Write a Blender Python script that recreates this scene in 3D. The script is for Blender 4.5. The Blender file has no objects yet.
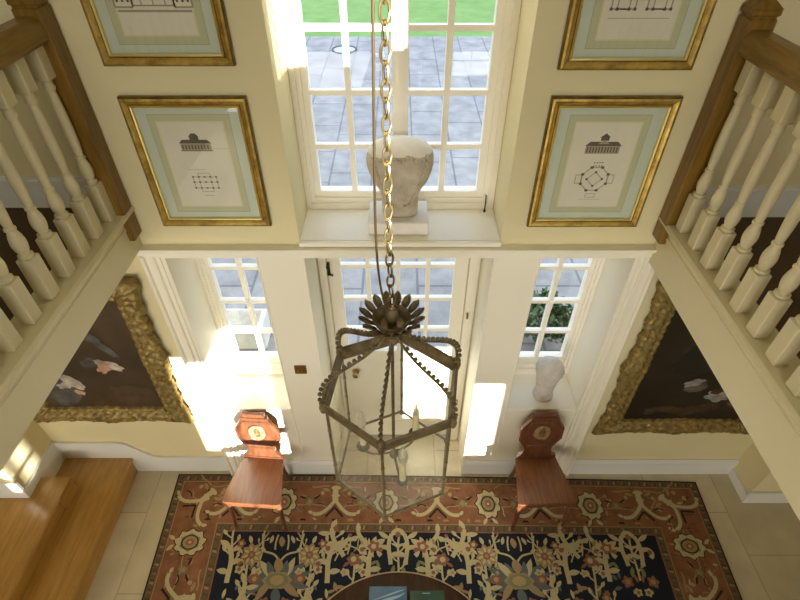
import bpy, math, random
from mathutils import Vector, Matrix
PI = math.pi
sc = bpy.context.scene
COL = sc.collection
random.seed(7)

# ---------------------------------------------------------------- helpers
def lin(c):
    return tuple(((v/255)/12.92 if v/255 <= .04045 else ((v/255+.055)/1.055)**2.4) for v in c)

class MB:
    """collects faces with material indices and links them as ONE mesh"""
    def __init__(s): s.v=[]; s.f=[]; s.m=[]
    def face(s, pts, m=0):
        b=len(s.v); s.v += [tuple(p) for p in pts]; s.f.append(tuple(range(b,b+len(pts)))); s.m.append(m)
    def add(s, vs, fs, m=0):
        b=len(s.v); s.v += [tuple(p) for p in vs]
        for f in fs: s.f.append(tuple(b+i for i in f)); s.m.append(m)
    def box(s, x0,x1,y0,y1,z0,z1,m=0):
        vs=[(x,y,z) for z in (z0,z1) for y in (y0,y1) for x in (x0,x1)]
        s.add(vs,[(0,2,3,1),(4,5,7,6),(0,1,5,4),(2,6,7,3),(0,4,6,2),(1,3,7,5)],m)
    def cbox(s, x0,x1,y0,y1,z0,z1,c=.004,m=0):
        """chamfered box (vertical and horizontal edges softened by an octagon section in two directions)"""
        vs=[];fs=[]
        def ring(x0,x1,y0,y1,z):
            b=len(vs)
            for p in ((x0+c,y0),(x1-c,y0),(x1,y0+c),(x1,y1-c),(x1-c,y1),(x0+c,y1),(x0,y1-c),(x0,y0+c)): vs.append((p[0],p[1],z))
            return list(range(b,b+8))
        a=ring(x0+c,x1-c,y0+c,y1-c,z0); b=ring(x0,x1,y0,y1,z0+c); d=ring(x0,x1,y0,y1,z1-c); e=ring(x0+c,x1-c,y0+c,y1-c,z1)
        for p,q in ((a,b),(b,d),(d,e)):
            for i in range(8): j=(i+1)%8; fs.append((p[i],p[j],q[j],q[i]))
        fs.append(tuple(reversed(a))); fs.append(tuple(e))
        s.add(vs,fs,m)
    def prism(s, pts, fn, m=0, caps=True):
        """pts: 2-d outline; fn(p, k) -> 3-d point for the two ends k=0,1"""
        n=len(pts); vs=[fn(p,0) for p in pts]+[fn(p,1) for p in pts]
        fs=[(i,(i+1)%n,n+(i+1)%n,n+i) for i in range(n)]
        if caps: fs += [tuple(range(n-1,-1,-1)), tuple(range(n,2*n))]
        s.add(vs,fs,m)
    def lathe(s, prof, c=(0,0,0), n=16, m=0, sx=1, sy=1, wob=None):
        vs=[];fs=[]
        for k,(r,z) in enumerate(prof):
            for i in range(n):
                a=2*PI*i/n; rr=r*(wob(a,k) if wob else 1)
                vs.append((c[0]+rr*math.cos(a)*sx, c[1]+rr*math.sin(a)*sy, c[2]+z))
        K=len(prof)
        for k in range(K-1):
            for i in range(n):
                j=(i+1)%n; fs.append((k*n+i,k*n+j,(k+1)*n+j,(k+1)*n+i))
        fs.append(tuple(range(n-1,-1,-1))); fs.append(tuple((K-1)*n+i for i in range(n)))
        s.add(vs,fs,m)
    def tube(s, path, r, n=8, m=0, closed=False):
        P=[Vector(p) for p in path]; K=len(P); R=r if isinstance(r,(list,tuple)) else [r]*K
        vs=[];fs=[]; up=None
        for k in range(K):
            if closed: t=(P[(k+1)%K]-P[k-1])
            else: t=P[min(k+1,K-1)]-P[max(k-1,0)]
            t.normalize()
            if up is None:
                up=Vector((0,0,1)) if abs(t.z)<.9 else Vector((1,0,0))
            a=t.cross(up)
            if a.length<1e-5: a=t.cross(Vector((0,1,0)))
            a.normalize(); b=a.cross(t).normalized(); up=b
            for i in range(n):
                an=2*PI*i/n; vs.append(P[k]+(a*math.cos(an)+b*math.sin(an))*R[k])
        for k in range(K if closed else K-1):
            q=(k+1)%K
            for i in range(n):
                j=(i+1)%n; fs.append((k*n+i,q*n+i,q*n+j,k*n+j))
        if not closed: fs.append(tuple(range(n))); fs.append(tuple((K-1)*n+i for i in range(n-1,-1,-1)))
        s.add(vs,fs,m)
    def ball(s, c, r, n=10, m=0, sz=1):
        k=max(4,n//2); s.lathe([(r*max(.02,math.sin(PI*i/k)), -r*sz*math.cos(PI*i/k)) for i in range(k+1)], c, n, m)
    def grid(s, fn, nu, nv, m=0, cu=False):
        vs=[fn(i,j) for i in range(nu) for j in range(nv)]; fs=[]
        for i in range(nu if cu else nu-1):
            for j in range(nv-1):
                q=(i+1)%nu; fs.append((i*nv+j,q*nv+j,q*nv+j+1,i*nv+j+1))
        s.add(vs,fs,m)
    def build(s, name, mats, parent=None, smooth=False, origin=None, sharp=40):
        me=bpy.data.meshes.new(name)
        if origin is None:
            if parent is not None: origin=(0,0,0)
            else:
                xs=[v[0] for v in s.v]; ys=[v[1] for v in s.v]; zs=[v[2] for v in s.v]
                origin=((min(xs)+max(xs))/2,(min(ys)+max(ys))/2,min(zs))
        o=Vector(origin)
        me.from_pydata([tuple(Vector(v)-o) for v in s.v],[],s.f)
        if not isinstance(mats,(list,tuple)): mats=[mats]
        for k in mats: me.materials.append(k)
        me.polygons.foreach_set('material_index', s.m)
        me.update()
        import bmesh
        b=bmesh.new(); b.from_mesh(me); bmesh.ops.recalc_face_normals(b,faces=b.faces); b.to_mesh(me); b.free()
        if smooth:
            me.polygons.foreach_set('use_smooth',[True]*len(me.polygons))
            try: me.set_sharp_from_angle(angle=math.radians(sharp))
            except Exception: pass
        ob=bpy.data.objects.new(name, me); COL.objects.link(ob)
        if parent is not None: ob.parent=parent; ob.location=o if origin!=(0,0,0) else (0,0,0)
        else: ob.location=o
        return ob

def tag(o, label=None, cat=None, group=None, kind=None):
    if label: o['label']=label
    if cat: o['category']=cat
    if group: o['group']=group
    if kind: o['kind']=kind
    return o
def thing(name, label, cat, loc=(0,0,0), rz=0, group=None, kind=None):
    o=bpy.data.objects.new(name,None); COL.objects.link(o); o.location=loc; o.rotation_euler=(0,0,rz)
    o.empty_display_size=.1
    return tag(o,label,cat,group,kind)
def copy_tree(o, parent=None):
    c=o.copy(); COL.objects.link(c)
    if parent is not None: c.parent=parent
    for ch in list(o.children): copy_tree(ch,c)
    return c

# ---------------------------------------------------------------- materials
def mat(name, rgb, rough=.5, metal=0, var=.0, vscale=6, bump=0, bscale=60, rgb2=None, stretch=None, spec=.5, coat=0):
    m=bpy.data.materials.new(name); m.use_nodes=True
    nt=m.node_tree; N=nt.nodes; L=nt.links; p=N['Principled BSDF']
    c=lin(rgb)
    p.inputs['Base Color'].default_value=(*c,1); p.inputs['Roughness'].default_value=rough; p.inputs['Metallic'].default_value=metal
    p.inputs['Specular IOR Level'].default_value=spec
    if coat: p.inputs['Coat Weight'].default_value=coat; p.inputs['Coat Roughness'].default_value=.12
    tc=N.new('ShaderNodeTexCoord'); mp=N.new('ShaderNodeMapping'); L.new(tc.outputs['Object'],mp.inputs['Vector'])
    if stretch: mp.inputs['Scale'].default_value=stretch
    if var or rgb2:
        n=N.new('ShaderNodeTexNoise'); n.inputs['Scale'].default_value=vscale; n.inputs['Detail'].default_value=5
        n.inputs['Roughness'].default_value=.6
        L.new(mp.outputs[0],n.inputs['Vector'])
        r=N.new('ShaderNodeValToRGB'); L.new(n.outputs['Fac'],r.inputs['Fac'])
        c2=lin(rgb2) if rgb2 else tuple(max(0,x*(1-var)) for x in c)
        c1=c if rgb2 else tuple(min(1,x*(1+var*.5)) for x in c)
        r.color_ramp.elements[0].position=.32; r.color_ramp.elements[1].position=.68
        r.color_ramp.elements[0].color=(*c2,1); r.color_ramp.elements[1].color=(*c1,1)
        L.new(r.outputs[0],p.inputs['Base Color'])
    if bump:
        n=N.new('ShaderNodeTexNoise'); n.inputs['Scale'].default_value=bscale; n.inputs['Detail'].default_value=4
        L.new(mp.outputs[0],n.inputs['Vector'])
        b=N.new('ShaderNodeBump'); b.inputs['Strength'].default_value=bump; b.inputs['Distance'].default_value=.01
        L.new(n.outputs['Fac'],b.inputs['Height']); L.new(b.outputs[0],p.inputs['Normal'])
    return m

M={}
M['wall']=mat('cream_wall_paint',(222,211,168),.75,var=.03,vscale=2,bump=.05,bscale=80)
M['white']=mat('ivory_gloss_paint',(238,233,214),.42)
M['sash']=mat('white_sash_paint',(244,238,222),.4)
M['stringer']=mat('stone_white_paint',(214,204,168),.5,var=.02,vscale=3)
M['skirt']=mat('skirting_paint',(226,226,220),.45)
M['ceil']=mat('ceiling_paint',(240,232,210),.8)
M['oak']=mat('varnished_oak',(142,110,40),.42,rgb2=(106,80,22),vscale=4,stretch=(9,1.2,9),bump=.06,bscale=14,coat=.25)
M['oakz']=mat('oak_newel',(138,104,34),.42,rgb2=(104,76,18),vscale=4,stretch=(9,9,.9),bump=.06,bscale=14,coat=.2)
M['step']=mat('oak_step',(182,140,70),.35,rgb2=(154,114,48),vscale=3.2,stretch=(10,.9,10),bump=.04,bscale=12,coat=.35)
M['carpet']=mat('landing_carpet',(84,66,46),.95,var=.2,vscale=60)
M['mahog']=mat('polished_mahogany',(138,88,56),.3,rgb2=(106,64,38),vscale=4,stretch=(14,1.3,6),bump=.03,bscale=12,coat=.35)
M['mahog_dark']=mat('carved_mahogany',(118,74,48),.34,rgb2=(86,50,30),vscale=5,stretch=(8,4,2),bump=.06,bscale=20,coat=.3)
M['medal']=mat('painted_medallion',(176,150,104),.5,rgb2=(104,72,44),vscale=26)
M['table']=mat('dark_table_top',(74,50,26),.7,rgb2=(54,36,18),vscale=3,stretch=(10,1,1),spec=.2)
M['rimhighlight']=mat('rim_highlight',(190,160,110),.35)
M['gold']=mat('gilt_frame',(222,192,104),.34,.7,rgb2=(160,130,62),vscale=18,bump=.08,bscale=50)
M['goldlip']=mat('bright_gilt',(232,208,130),.28,.8)
M['golddark']=mat('worn_gilt_edge',(142,116,54),.4,.6,rgb2=(92,72,32),vscale=22)
M['carvedgilt']=mat('carved_gilt',(170,148,86),.45,.4,rgb2=(104,86,44),vscale=30,bump=.5,bscale=45)
M['mount']=mat('celadon_mount',(198,206,188),.8)
M['mountline']=mat('wash_line',(190,190,154),.8)
M['washdark']=mat('wash_rule',(160,164,136),.8); M['washpale']=mat('wash_inner',(214,208,168),.8)
M['paper']=mat('old_paper',(222,216,198),.85,var=.05,vscale=5)
M['ink']=mat('print_ink',(92,84,74),.8)
M['inksoft']=mat('print_ink_soft',(160,148,126),.8)
M['iron']=mat('aged_bronze',(136,120,86),.5,.25,rgb2=(92,78,52),vscale=30,bump=.2,bscale=80)
M['brass']=mat('polished_brass',(196,160,84),.25,.95)
M['chain']=mat('chain_brass',(176,158,112),.34,.85,rgb2=(128,112,74),vscale=40)
M['cord']=mat('gold_flex',(104,84,52),.55)
M['switch']=mat('antique_brass_plate',(160,124,62),.35,.85)
M['candle']=mat('ivory_candle_tube',(226,214,170),.5)
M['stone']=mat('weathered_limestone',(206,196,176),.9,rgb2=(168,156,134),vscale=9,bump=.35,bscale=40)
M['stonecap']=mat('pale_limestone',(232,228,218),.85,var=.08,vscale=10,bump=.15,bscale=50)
M['plaster']=mat('pale_plaster',(208,202,194),.8,var=.16,vscale=14,bump=.5,bscale=60)
M['latch']=mat('black_iron_latch',(52,44,36),.5,.6)
M['leaf']=mat('shrub_leaf',(98,124,80),.6,rgb2=(60,84,50),vscale=12)
M['pages']=mat('book_pages',(222,214,192),.8)
M['bookblue']=mat('blue_cover',(58,118,160),.3,rgb2=(32,80,124),vscale=8,coat=.4)
M['bookgreen']=mat('green_cover',(38,84,66),.3,rgb2=(22,54,44),vscale=8,coat=.4)
M['coverpale']=mat('cover_pale_blue',(150,190,214),.35)
M['terracewall']=mat('house_render',(222,214,196),.8)
M['drain']=mat('cast_iron_ring',(66,66,72),.6)
M['drainlid']=mat('stone_lid',(182,178,176),.85)
# rug yarns
def yarn(n,c,v=.18): return mat('rug_'+n,c,.95,var=v,vscale=90,bump=.25,bscale=260,spec=.15)
R={'red':mat('rug_madder',(142,98,72),.95,rgb2=(112,78,54),vscale=9,bump=.25,bscale=260,spec=.15),'rust':yarn('rust',(138,94,76)),'cream':yarn('cream',(182,170,132)),'tan':yarn('tan',(152,130,94)),
   'navy':yarn('navy',(34,38,48),.3),'guard':yarn('guard',(104,88,66),.35),'dark':yarn('umber',(52,42,34),.3),'green':yarn('sage',(120,126,88)),
   'blue':yarn('slate_blue',(90,102,104)),'gold':yarn('ochre',(164,142,100)),'mid':yarn('walnut',(88,74,56),.3)}
RK=list(R.keys()); RI={k:i for i,k in enumerate(RK)}; RM=[R[k] for k in RK]

def glass(name, tint=(.95,.97,.96), gloss=1.0):
    m=bpy.data.materials.new(name); m.use_nodes=True; nt=m.node_tree; N=nt.nodes; L=nt.links
    N.remove(N['Principled BSDF']); out=N['Material Output']
    t=N.new('ShaderNodeBsdfTransparent'); t.inputs[0].default_value=(*tint,1)
    g=N.new('ShaderNodeBsdfGlossy'); g.inputs['Roughness'].default_value=.02; g.inputs[0].default_value=(gloss,gloss,gloss,1)
    f=N.new('ShaderNodeFresnel'); geo=N.new('ShaderNodeNewGeometry')     # same reflectance from both sides of the sheet
    ma=N.new('ShaderNodeMath'); ma.operation='MULTIPLY_ADD'; L.new(geo.outputs['Backfacing'],ma.inputs[0]); ma.inputs[1].default_value=1/1.45-1.45; ma.inputs[2].default_value=1.45
    L.new(ma.outputs[0],f.inputs[0])
    x=N.new('ShaderNodeMixShader'); L.new(f.outputs[0],x.inputs[0]); L.new(t.outputs[0],x.inputs[1]); L.new(g.outputs[0],x.inputs[2])
    L.new(x.outputs[0],out.inputs[0]); return m
M['glass']=glass('window_glass')
M['lglass']=glass('lantern_glass',(.93,.94,.91))
def dust_and_glint(m, amt):
    nt=m.node_tree; N=nt.nodes; L=nt.links; out=N['Material Output']; src=out.inputs[0].links[0].from_socket
    d=N.new('ShaderNodeBsdfDiffuse'); d.inputs[0].default_value=(.75,.72,.62,1); x=N.new('ShaderNodeMixShader')
    n=N.new('ShaderNodeTexNoise'); n.inputs['Scale'].default_value=5; tc=N.new('ShaderNodeTexCoord'); L.new(tc.outputs['Object'],n.inputs['Vector'])
    mm=N.new('ShaderNodeMath'); mm.operation='MULTIPLY'; L.new(n.outputs['Fac'],mm.inputs[0]); mm.inputs[1].default_value=amt; L.new(mm.outputs[0],x.inputs[0])
    L.new(src,x.inputs[1]); L.new(d.outputs[0],x.inputs[2]); L.new(x.outputs[0],out.inputs[0])
dust_and_glint(M['lglass'],.26)
M['picglass']=glass('picture_glass',(.98,.99,.98))
M['bulb']=glass('bulb_glass',(.95,.94,.9)); dust_and_glint(M['bulb'],.8)  # bulbs are clear: whitish diffuse share paints in their highlights

# limestone floor: big irregular flags with thin joints
def brickmat(name, c1, c2, cm, bw, rh, mortar, rough, rot=0, var=.06, loc=(0,0,0)):
    m=mat(name,c1,rough); nt=m.node_tree; N=nt.nodes; L=nt.links; p=N['Principled BSDF']
    tc=N.new('ShaderNodeTexCoord'); mp=N.new('ShaderNodeMapping'); mp.inputs['Rotation'].default_value=(0,0,rot); mp.inputs['Location'].default_value=loc
    L.new(tc.outputs['Object'],mp.inputs[0])
    b=N.new('ShaderNodeTexBrick'); L.new(mp.outputs[0],b.inputs['Vector'])
    b.inputs['Scale'].default_value=1; b.inputs['Brick Width'].default_value=bw; b.inputs['Row Height'].default_value=rh
    b.inputs['Mortar Size'].default_value=mortar; b.inputs['Mortar Smooth'].default_value=.2; b.offset=.37; b.squash=1.35; b.squash_frequency=3
    b.inputs['Color1'].default_value=(*lin(c1),1); b.inputs['Color2'].default_value=(*lin(c2),1); b.inputs['Mortar'].default_value=(*lin(cm),1)
    n=N.new('ShaderNodeTexNoise'); n.inputs['Scale'].default_value=3.5; n.inputs['Detail'].default_value=7; L.new(tc.outputs['Object'],n.inputs['Vector'])
    r=N.new('ShaderNodeValToRGB'); r.color_ramp.elements[0].color=(1-var*3,)*3+(1,); r.color_ramp.elements[1].color=(1+var,)*3+(1,)
    r.color_ramp.elements[0].position=.3; r.color_ramp.elements[1].position=.7
    L.new(n.outputs['Fac'],r.inputs['Fac'])
    x=N.new('ShaderNodeMix'); x.data_type='RGBA'; x.blend_type='MULTIPLY'; x.inputs['Factor'].default_value=1
    L.new(b.outputs['Color'],x.inputs['A']); L.new(r.outputs[0],x.inputs['B']); L.new(x.outputs['Result'],p.inputs['Base Color'])
    return m
M['floor']=brickmat('limestone_flags',(208,198,174),(198,188,162),(180,168,140),.95,.62,.006,.35,rot=PI/2,loc=(.2,.3,0))
M['terrace']=brickmat('terrace_slabs',(162,157,152),(152,148,146),(120,118,120),1.15,.72,.018,.85,rot=PI/2,var=.1,loc=(.1,.05,0))
M['lawn']=mat('lawn_grass',(130,160,86),.95,rgb2=(108,142,70),vscale=1.5,bump=.3,bscale=60)

# ---------------------------------------------------------------- geometry constants
YG=.36        # glazing plane
def structure(o): o['kind']='structure'; return o
def sbox(name, boxes, m, kind=True, c=0):
    b=MB()
    for q in boxes: b.box(*q)
    return structure(b.build(name,m))

XL,XR=-2.97,2.985     # nibs
# floor
sbox('floor',[(-6,6,-8,.44,-.12,0)],M['floor'])
# front wall: cream, with its openings
T=.44
wf=MB()
wf.box(-6,-.578,0,T,2.53,6.2); wf.box(.578,14,0,T,2.53,6.2); wf.box(-.578,.578,0,T,4.5,6.2)
wf.box(-1.53,-1.45,0,T,-.12,2.53); wf.box(-6,-1.53,.03,T,-.12,2.53); wf.box(1.45,14,0,T,-.12,2.53)
wf.box(-6,XL,-.42,.03,0,2.47); wf.box(XR,6,-.275,0,0,2.45)
structure(wf.build('wall_front',M['wall']))
# ivory panelled unit below (piers, aprons, heads of the niches)
pn=MB()
NL0,NL1,NR0,NR1=-1.385,-.855,.838,1.385      # niche openings
DX0,DX1=-.565,.555
SZ=.964
pn.box(-1.45,NL0,0,T,-.12,2.53); pn.box(NL1,DX0,0,T,-.12,2.53); pn.box(DX1,NR0,0,T,-.12,2.53); pn.box(NR1,1.45,0,T,-.12,2.53)
pn.box(NL0,NL1,0,T,-.12,SZ-.03); pn.box(NR0,NR1,0,T,-.12,SZ-.03)
pn.box(NL0,NL1,0,T,2.45,2.53); pn.box(NR0,NR1,0,T,2.45,2.53); pn.box(DX0,DX1,0,T,2.45,2.53)
structure(pn.build('wall_panelling',M['white']))
# niche sills and reveals' beads
for i,(a,b) in enumerate(((NL0,NL1),(NR0,NR1))):
    q=MB(); q.cbox(a+.001,b-.001,-.012,YG-.01,SZ-.03,SZ,.004); structure(q.build('trim_sill_%d'%(i+1),M['sash']))
# upper sill board, a moulded nosing
q=MB(); q.box(-.577,.577,0,.36,2.531,2.568); q.cbox(-.582,.582,-.03,0,2.537,2.568,.006)
structure(q.build('trim_sill_3',M['sash']))
# cornice / head architrave of the panelling: stepped profile swept along x
def molding_x(b, x0,x1, prof, m=0):
    b.prism(prof, lambda p,k:(x0 if k==0 else x1, -p[0], p[1]), m)
q=MB()
molding_x(q,-1.535,1.535,[(0,2.45),(.018,2.45),(.018,2.462),(.026,2.466),(.026,2.495),(.034,2.50),(.045,2.512),(.055,2.518),(.055,2.534),(.0,2.534)])
structure(q.build('trim_cornice',M['white']))
def molding_z(b, x0, sgn, z0,z1, prof):
    b.prism(prof, lambda p,k:(x0+sgn*p[0], -p[1], z0 if k==0 else z1))
for nm,x0,s in (('trim_architrave_left',NL0,-1),('trim_architrave_right',NR1,1)):
    q=MB()
    molding_z(q,x0,s,0,2.47,[(0,0),(0,.016),(.022,.016),(.026,.024),(.032,.024),(.036,.014),(.055,.014),(.060,.026),(.07,.028),(.078,.02),(.112,.02),(.118,.036),(.132,.042),(.142,.03),(.145,0)])
    structure(q.build(nm,M['white']))
# fine bead framing the door recess and niches (panel mouldings)
q=MB()
for x0,s in ((DX0,-1),(DX1,1),(NL1,1),(NR0,-1)):
    molding_z(q,x0,s,.26,2.45,[(0,0),(0,.004),(.006,.007),(.012,.004),(.012,0)])
structure(q.build('trim_bead',M['white']))
# baseboards
def base_prof(h): return [(0,0),(.02,0),(.02,h-.035),(.015,h-.025),(.015,h-.012),(.008,h),(0,h)]
bb=MB()
for x0,x1 in ((NR1+.145,XR),(NL1,DX0),(DX1,NR0),(NL0,NL1),(NR0,NR1)):
    h=.215 if x0>1.4 else .2
    bb.prism(base_prof(h), lambda p,k:(x0 if k==0 else x1,-p[0],p[1]))
structure(bb.build('baseboard_front',M['skirt']))
bl=MB()   # ramped skirting that climbs over the first step
pts=[(-1.53,0),(-1.53,.225)]
for i in range(0,11):
    t=i/10; x=-2.12-.3*t; s=t*t*(3-2*t); pts.append((x,.225+.225*s))
pts += [(XL,.45),(XL,0)]
bl.prism(pts, lambda p,k:(p[0],.01 if k==0 else .03,p[1]))
structure(bl.build('baseboard_left',M['skirt']))
bn=MB(); bn.box(XL,XL+.018,-.42,.009,0,.47); bn.box(-6,XL+.018,-.438,-.42,.0,.60)
structure(bn.build('baseboard_nib_left',M['skirt']))
bn=MB(); bn.box(XR-.018,XR,-.275,-.021,0,.10); bn.box(XR-.018,6,-.293,-.275,0,.17)
structure(bn.build('baseboard_nib_right',M['skirt']))
# side walls, back wall with its windows, ceiling
sbox('wall_left',[(-6.2,-6,-8,T,-.12,6.2)],M['wall'])
sbox('wall_right',[(6,6.2,-8,0,-.12,6.2)],M['wall'])
sbox('ceiling',[(-6.2,14,-8.2,T,6.2,6.4)],M['ceil'])
YB=-7.5
AZ=.36; SLOPE=.05
OPEN=[(1.02,1.80,.66,1.92),(2.86,3.53,.64,1.66),(-.50,-.285,.80,1.17),(2.14,2.90,3.79,5.2)]
xs=sorted({-6.2,14.}|{o[0] for o in OPEN}|{o[1] for o in OPEN}); zs=sorted({-.12,6.2}|{o[2] for o in OPEN}|{o[3] for o in OPEN})
wb=MB()
for i in range(len(xs)-1):
    run=None
    for j in range(len(zs)-1):
        cx=(xs[i]+xs[i+1])/2; cz=(zs[j]+zs[j+1])/2
        solid=not any(o[0]<cx<o[1] and o[2]<cz<o[3] for o in OPEN)
        if solid and run is None: run=zs[j]
        if (not solid) and run is not None: wb.box(xs[i],xs[i+1],YB-.1,YB,run,zs[j]); run=None
    if run is not None: wb.box(xs[i],xs[i+1],YB-.1,YB,run,zs[-1])
structure(wb.build('wall_back',M['wall']))
for k,o in enumerate(OPEN):
    q=MB(); x0,x1,z0,z1=o
    e=.03
    q.box(x0,x0+e,YB-.07,YB-.03,z0,z1); q.box(x1-e,x1,YB-.07,YB-.03,z0,z1); q.box(x0+e,x1-e,YB-.07,YB-.03,z0,z0+e); q.box(x0+e,x1-e,YB-.07,YB-.03,z1-e,z1)
    if k==2:
        q.box(-.397,-.368,YB-.06,YB-.04,z0+e,z1-e); q.box(x0+e,x1-e,YB-.061,YB-.039,.95,.99)
    if k==0:
        nx=max(2,round((x1-x0)/.32)); nz=max(2,round((z1-z0)/.33))
        for i in range(1,nx): x=x0+(x1-x0)*i/nx; q.box(x-.006,x+.006,YB-.06,YB-.04,z0+e,z1-e)
        for i in range(1,nz): z=z0+(z1-z0)*i/nz; q.box(x0+e,x1-e,YB-.061,YB-.039,z-.006,z+.006)
    w=structure(q.build('window_%d'%(k+10),M['sash']))

# landings (slab, carpet, fascia), one behind the camera
def landing(side, xi, zb, zt, ztop):
    s=1 if xi>0 else -1
    q=MB(); x1=6*s
    q.box(min(xi+.06*s,x1),max(xi+.06*s,x1),-7.5,-.001,zb+.03,zt-.02)
    structure(q.build('floor_landing_'+side,M['ceil']))
    q=MB(); a,b=sorted((xi+.13*s,x1)); q.box(a,b,-7.5,-.02,zt-.02,zt); structure(q.build('floor_carpet_'+side,M['carpet']))
    q=MB()                                       # fascia with a rounded capping
    prof=[(.06,zb),(0,zb),(0,zt-.10),(-.006,zt-.094),(-.006,zt-.08),(0,zt-.074),(0,zt-.05),(-.016,zt-.035),(-.034,zt-.022),(-.042,zt-.008),(-.038,ztop-.008),(-.028,ztop),(.13,ztop),(.13,zt-.02),(.06,zt-.02)]
    q.prism(prof, lambda p,k:(xi+s*p[0], -.004 if k==0 else -7.4, p[1]))
    structure(q.build('trim_fascia_'+side,M['stringer']))
    q=MB(); a,b=sorted((xi+.14*s,x1)); q.box(a,b,-.018,0,zt,zt+.16); q.box(a,b,-.012,0,zt+.16,zt+.18)
    structure(q.build('baseboard_landing_'+side,M['skirt']))
landing('left',-1.49,2.535,2.795,2.80)
landing('right',1.47,2.425,2.735,2.74)
sbox('floor_landing_back',[(-1.5,1.5,-7.5,-3.1,2.45,2.72)],M['carpet'])

# steps on the left
def step(name, x0,x1,y0,y1,z0,z1):
    q=MB()
    q.box(x0,x1-.025,y0,y1,z0,z1-.03)
    pr=[(x1-.025,z1-.03),(x1-.004,z1-.03),(x1,z1-.022),(x1+.002,z1-.012),(x1-.002,z1-.003),(x1-.01,z1),(x0,z1),(x0,z1-.03)]
    q.prism(pr, lambda p,k:(p[0], y0 if k==0 else y1, p[1]))
    return structure(q.build(name,M['step']))
step('floor_step_lower',XL+.02,-2.36,-5,.008,0,.22)
step('floor_step_upper',-6,-2.71,-5,-.44,.22,.375)
q=MB(); q.box(-2.95,-2.712,-.44,-.26,.22,.375); structure(q.build('floor_step_return',M['step']))

# ---------------------------------------------------------------- windows of the front wall
def casement(name, X0,X1,Z0,Z1, cols, rows, y=YG, cill=None):
    """X0..Z1 outer frame; cols/rows lists of (a,b) clear pane spans"""
    gx0=min(c[0] for c in cols); gx1=max(c[1] for c in cols); gz0=min(r[0] for r in rows); gz1=max(r[1] for r in rows)
    q=MB()
    # outer frame in three steps towards the glass
    w=(gx0-X0)
    def ring(a0,a1,b0,b1,c0,c1,d0,d1,ya,yb):
        q.box(a0,b0,ya,yb,c0,d1 if False else d1,0) if False else None
        q.box(a0,b0,ya,yb,c0,d1); q.box(b1,a1,ya,yb,c0,d1); q.box(b0,b1,ya,yb,c0,d0); q.box(b0,b1,ya,yb,c1,d1)
    f=[0,.34,.62,1]; ys=[y-.04,y-.02,y-.004]
    for k in range(3):
        a0=X0+w*f[k]; b0=X0+w*f[k+1]; a1=X1-(X1-gx1)*f[k]; b1=X1-(X1-gx1)*f[k+1]
        c0=Z0+(gz0-Z0)*f[k]; d0=Z0+(gz0-Z0)*f[k+1]; d1=Z1-(Z1-gz1)*f[k]; c1=Z1-(Z1-gz1)*f[k+1]
        q.box(a0,b0,ys[k],y+.06,c0,d1); q.box(b1,a1,ys[k],y+.06,c0,d1); q.box(b0,b1,ys[k],y+.06,c0,d0); q.box(b0,b1,ys[k],y+.06,c1,d1)
    o=structure(q.build(name,M['sash']))
    loc=o.location
    g=MB()
    cs=sorted(cols); rs=sorted(rows)
    for i in range(len(cs)-1):
        a,b=cs[i][1],cs[i+1][0]; dd=.012 if b-a>.05 else 0
        g.box(a,b,y-.006-dd,y+.04,gz0,gz1)
        if dd: g.box((a+b)/2-.012,(a+b)/2+.012,y-.03,y+.04,gz0,gz1)
    for i in range(len(rs)-1):
        a,b=rs[i][1],rs[i+1][0]
        for c in cs: g.box(c[0],c[1],y-.004,y+.035,a,b)
    ob=g.build('glazing_bar',M['sash'],o,origin=tuple(loc)); ob.location=(0,0,0)
    p=MB()
    p.face([(gx0,y+.02,gz0),(gx1,y+.02,gz0),(gx1,y+.02,gz1),(gx0,y+.02,gz1)])
    ob=p.build('pane',M['glass'],o,origin=tuple(loc)); ob.location=(0,0,0)
    return o
urows=[(2.674,2.948),(2.976,3.256),(3.284,3.574),(3.602,3.85),(3.878,4.15),(4.178,4.40)]
w1=casement('window_1',-.577,.577,2.57,4.5,[(-.488,-.292),(-.262,-.04),(.045,.236),(.268,.47)],urows,y=.37)
lrows=[(1.16,1.436),(1.463,1.748),(1.776,2.063),(2.090,2.36)]
w2=casement('window_2',NL0+.001,NL1-.001,SZ+.03,2.45,[(-1.315,-1.125),(-1.095,-.91)],lrows)
w3=casement('window_3',NR0+.001,NR1-.001,SZ+.03,2.45,[(.90,1.088),(1.118,1.312)],lrows)
for wn,xc in ((w2,-1.11),(w3,1.103)):     # small stay / latch on the middle bar
    q=MB(); q.lathe([(.004,0),(.016,.003),(.018,.014),(.008,.02),(.003,.022)],(0,0,0),10)
    q.tube([(0,-.006,.01),(.0,-.01,-.05)],.006,6)
    o=q.build('window_latch',M['sash'],wn,smooth=True); o.location=Vector((xc,YG-.03,1.775))-wn.location
q=MB(); q.tube([(0,0,0),(0,-.015,0),(0,-.02,-.03),(0,-.02,-.09)],.004,6); q.ball((0,-.02,-.1),.009,8)
o=q.build('window_latch',M['latch'],w1,smooth=True); o.location=Vector((.52,.31,2.68))-w1.location

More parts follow.
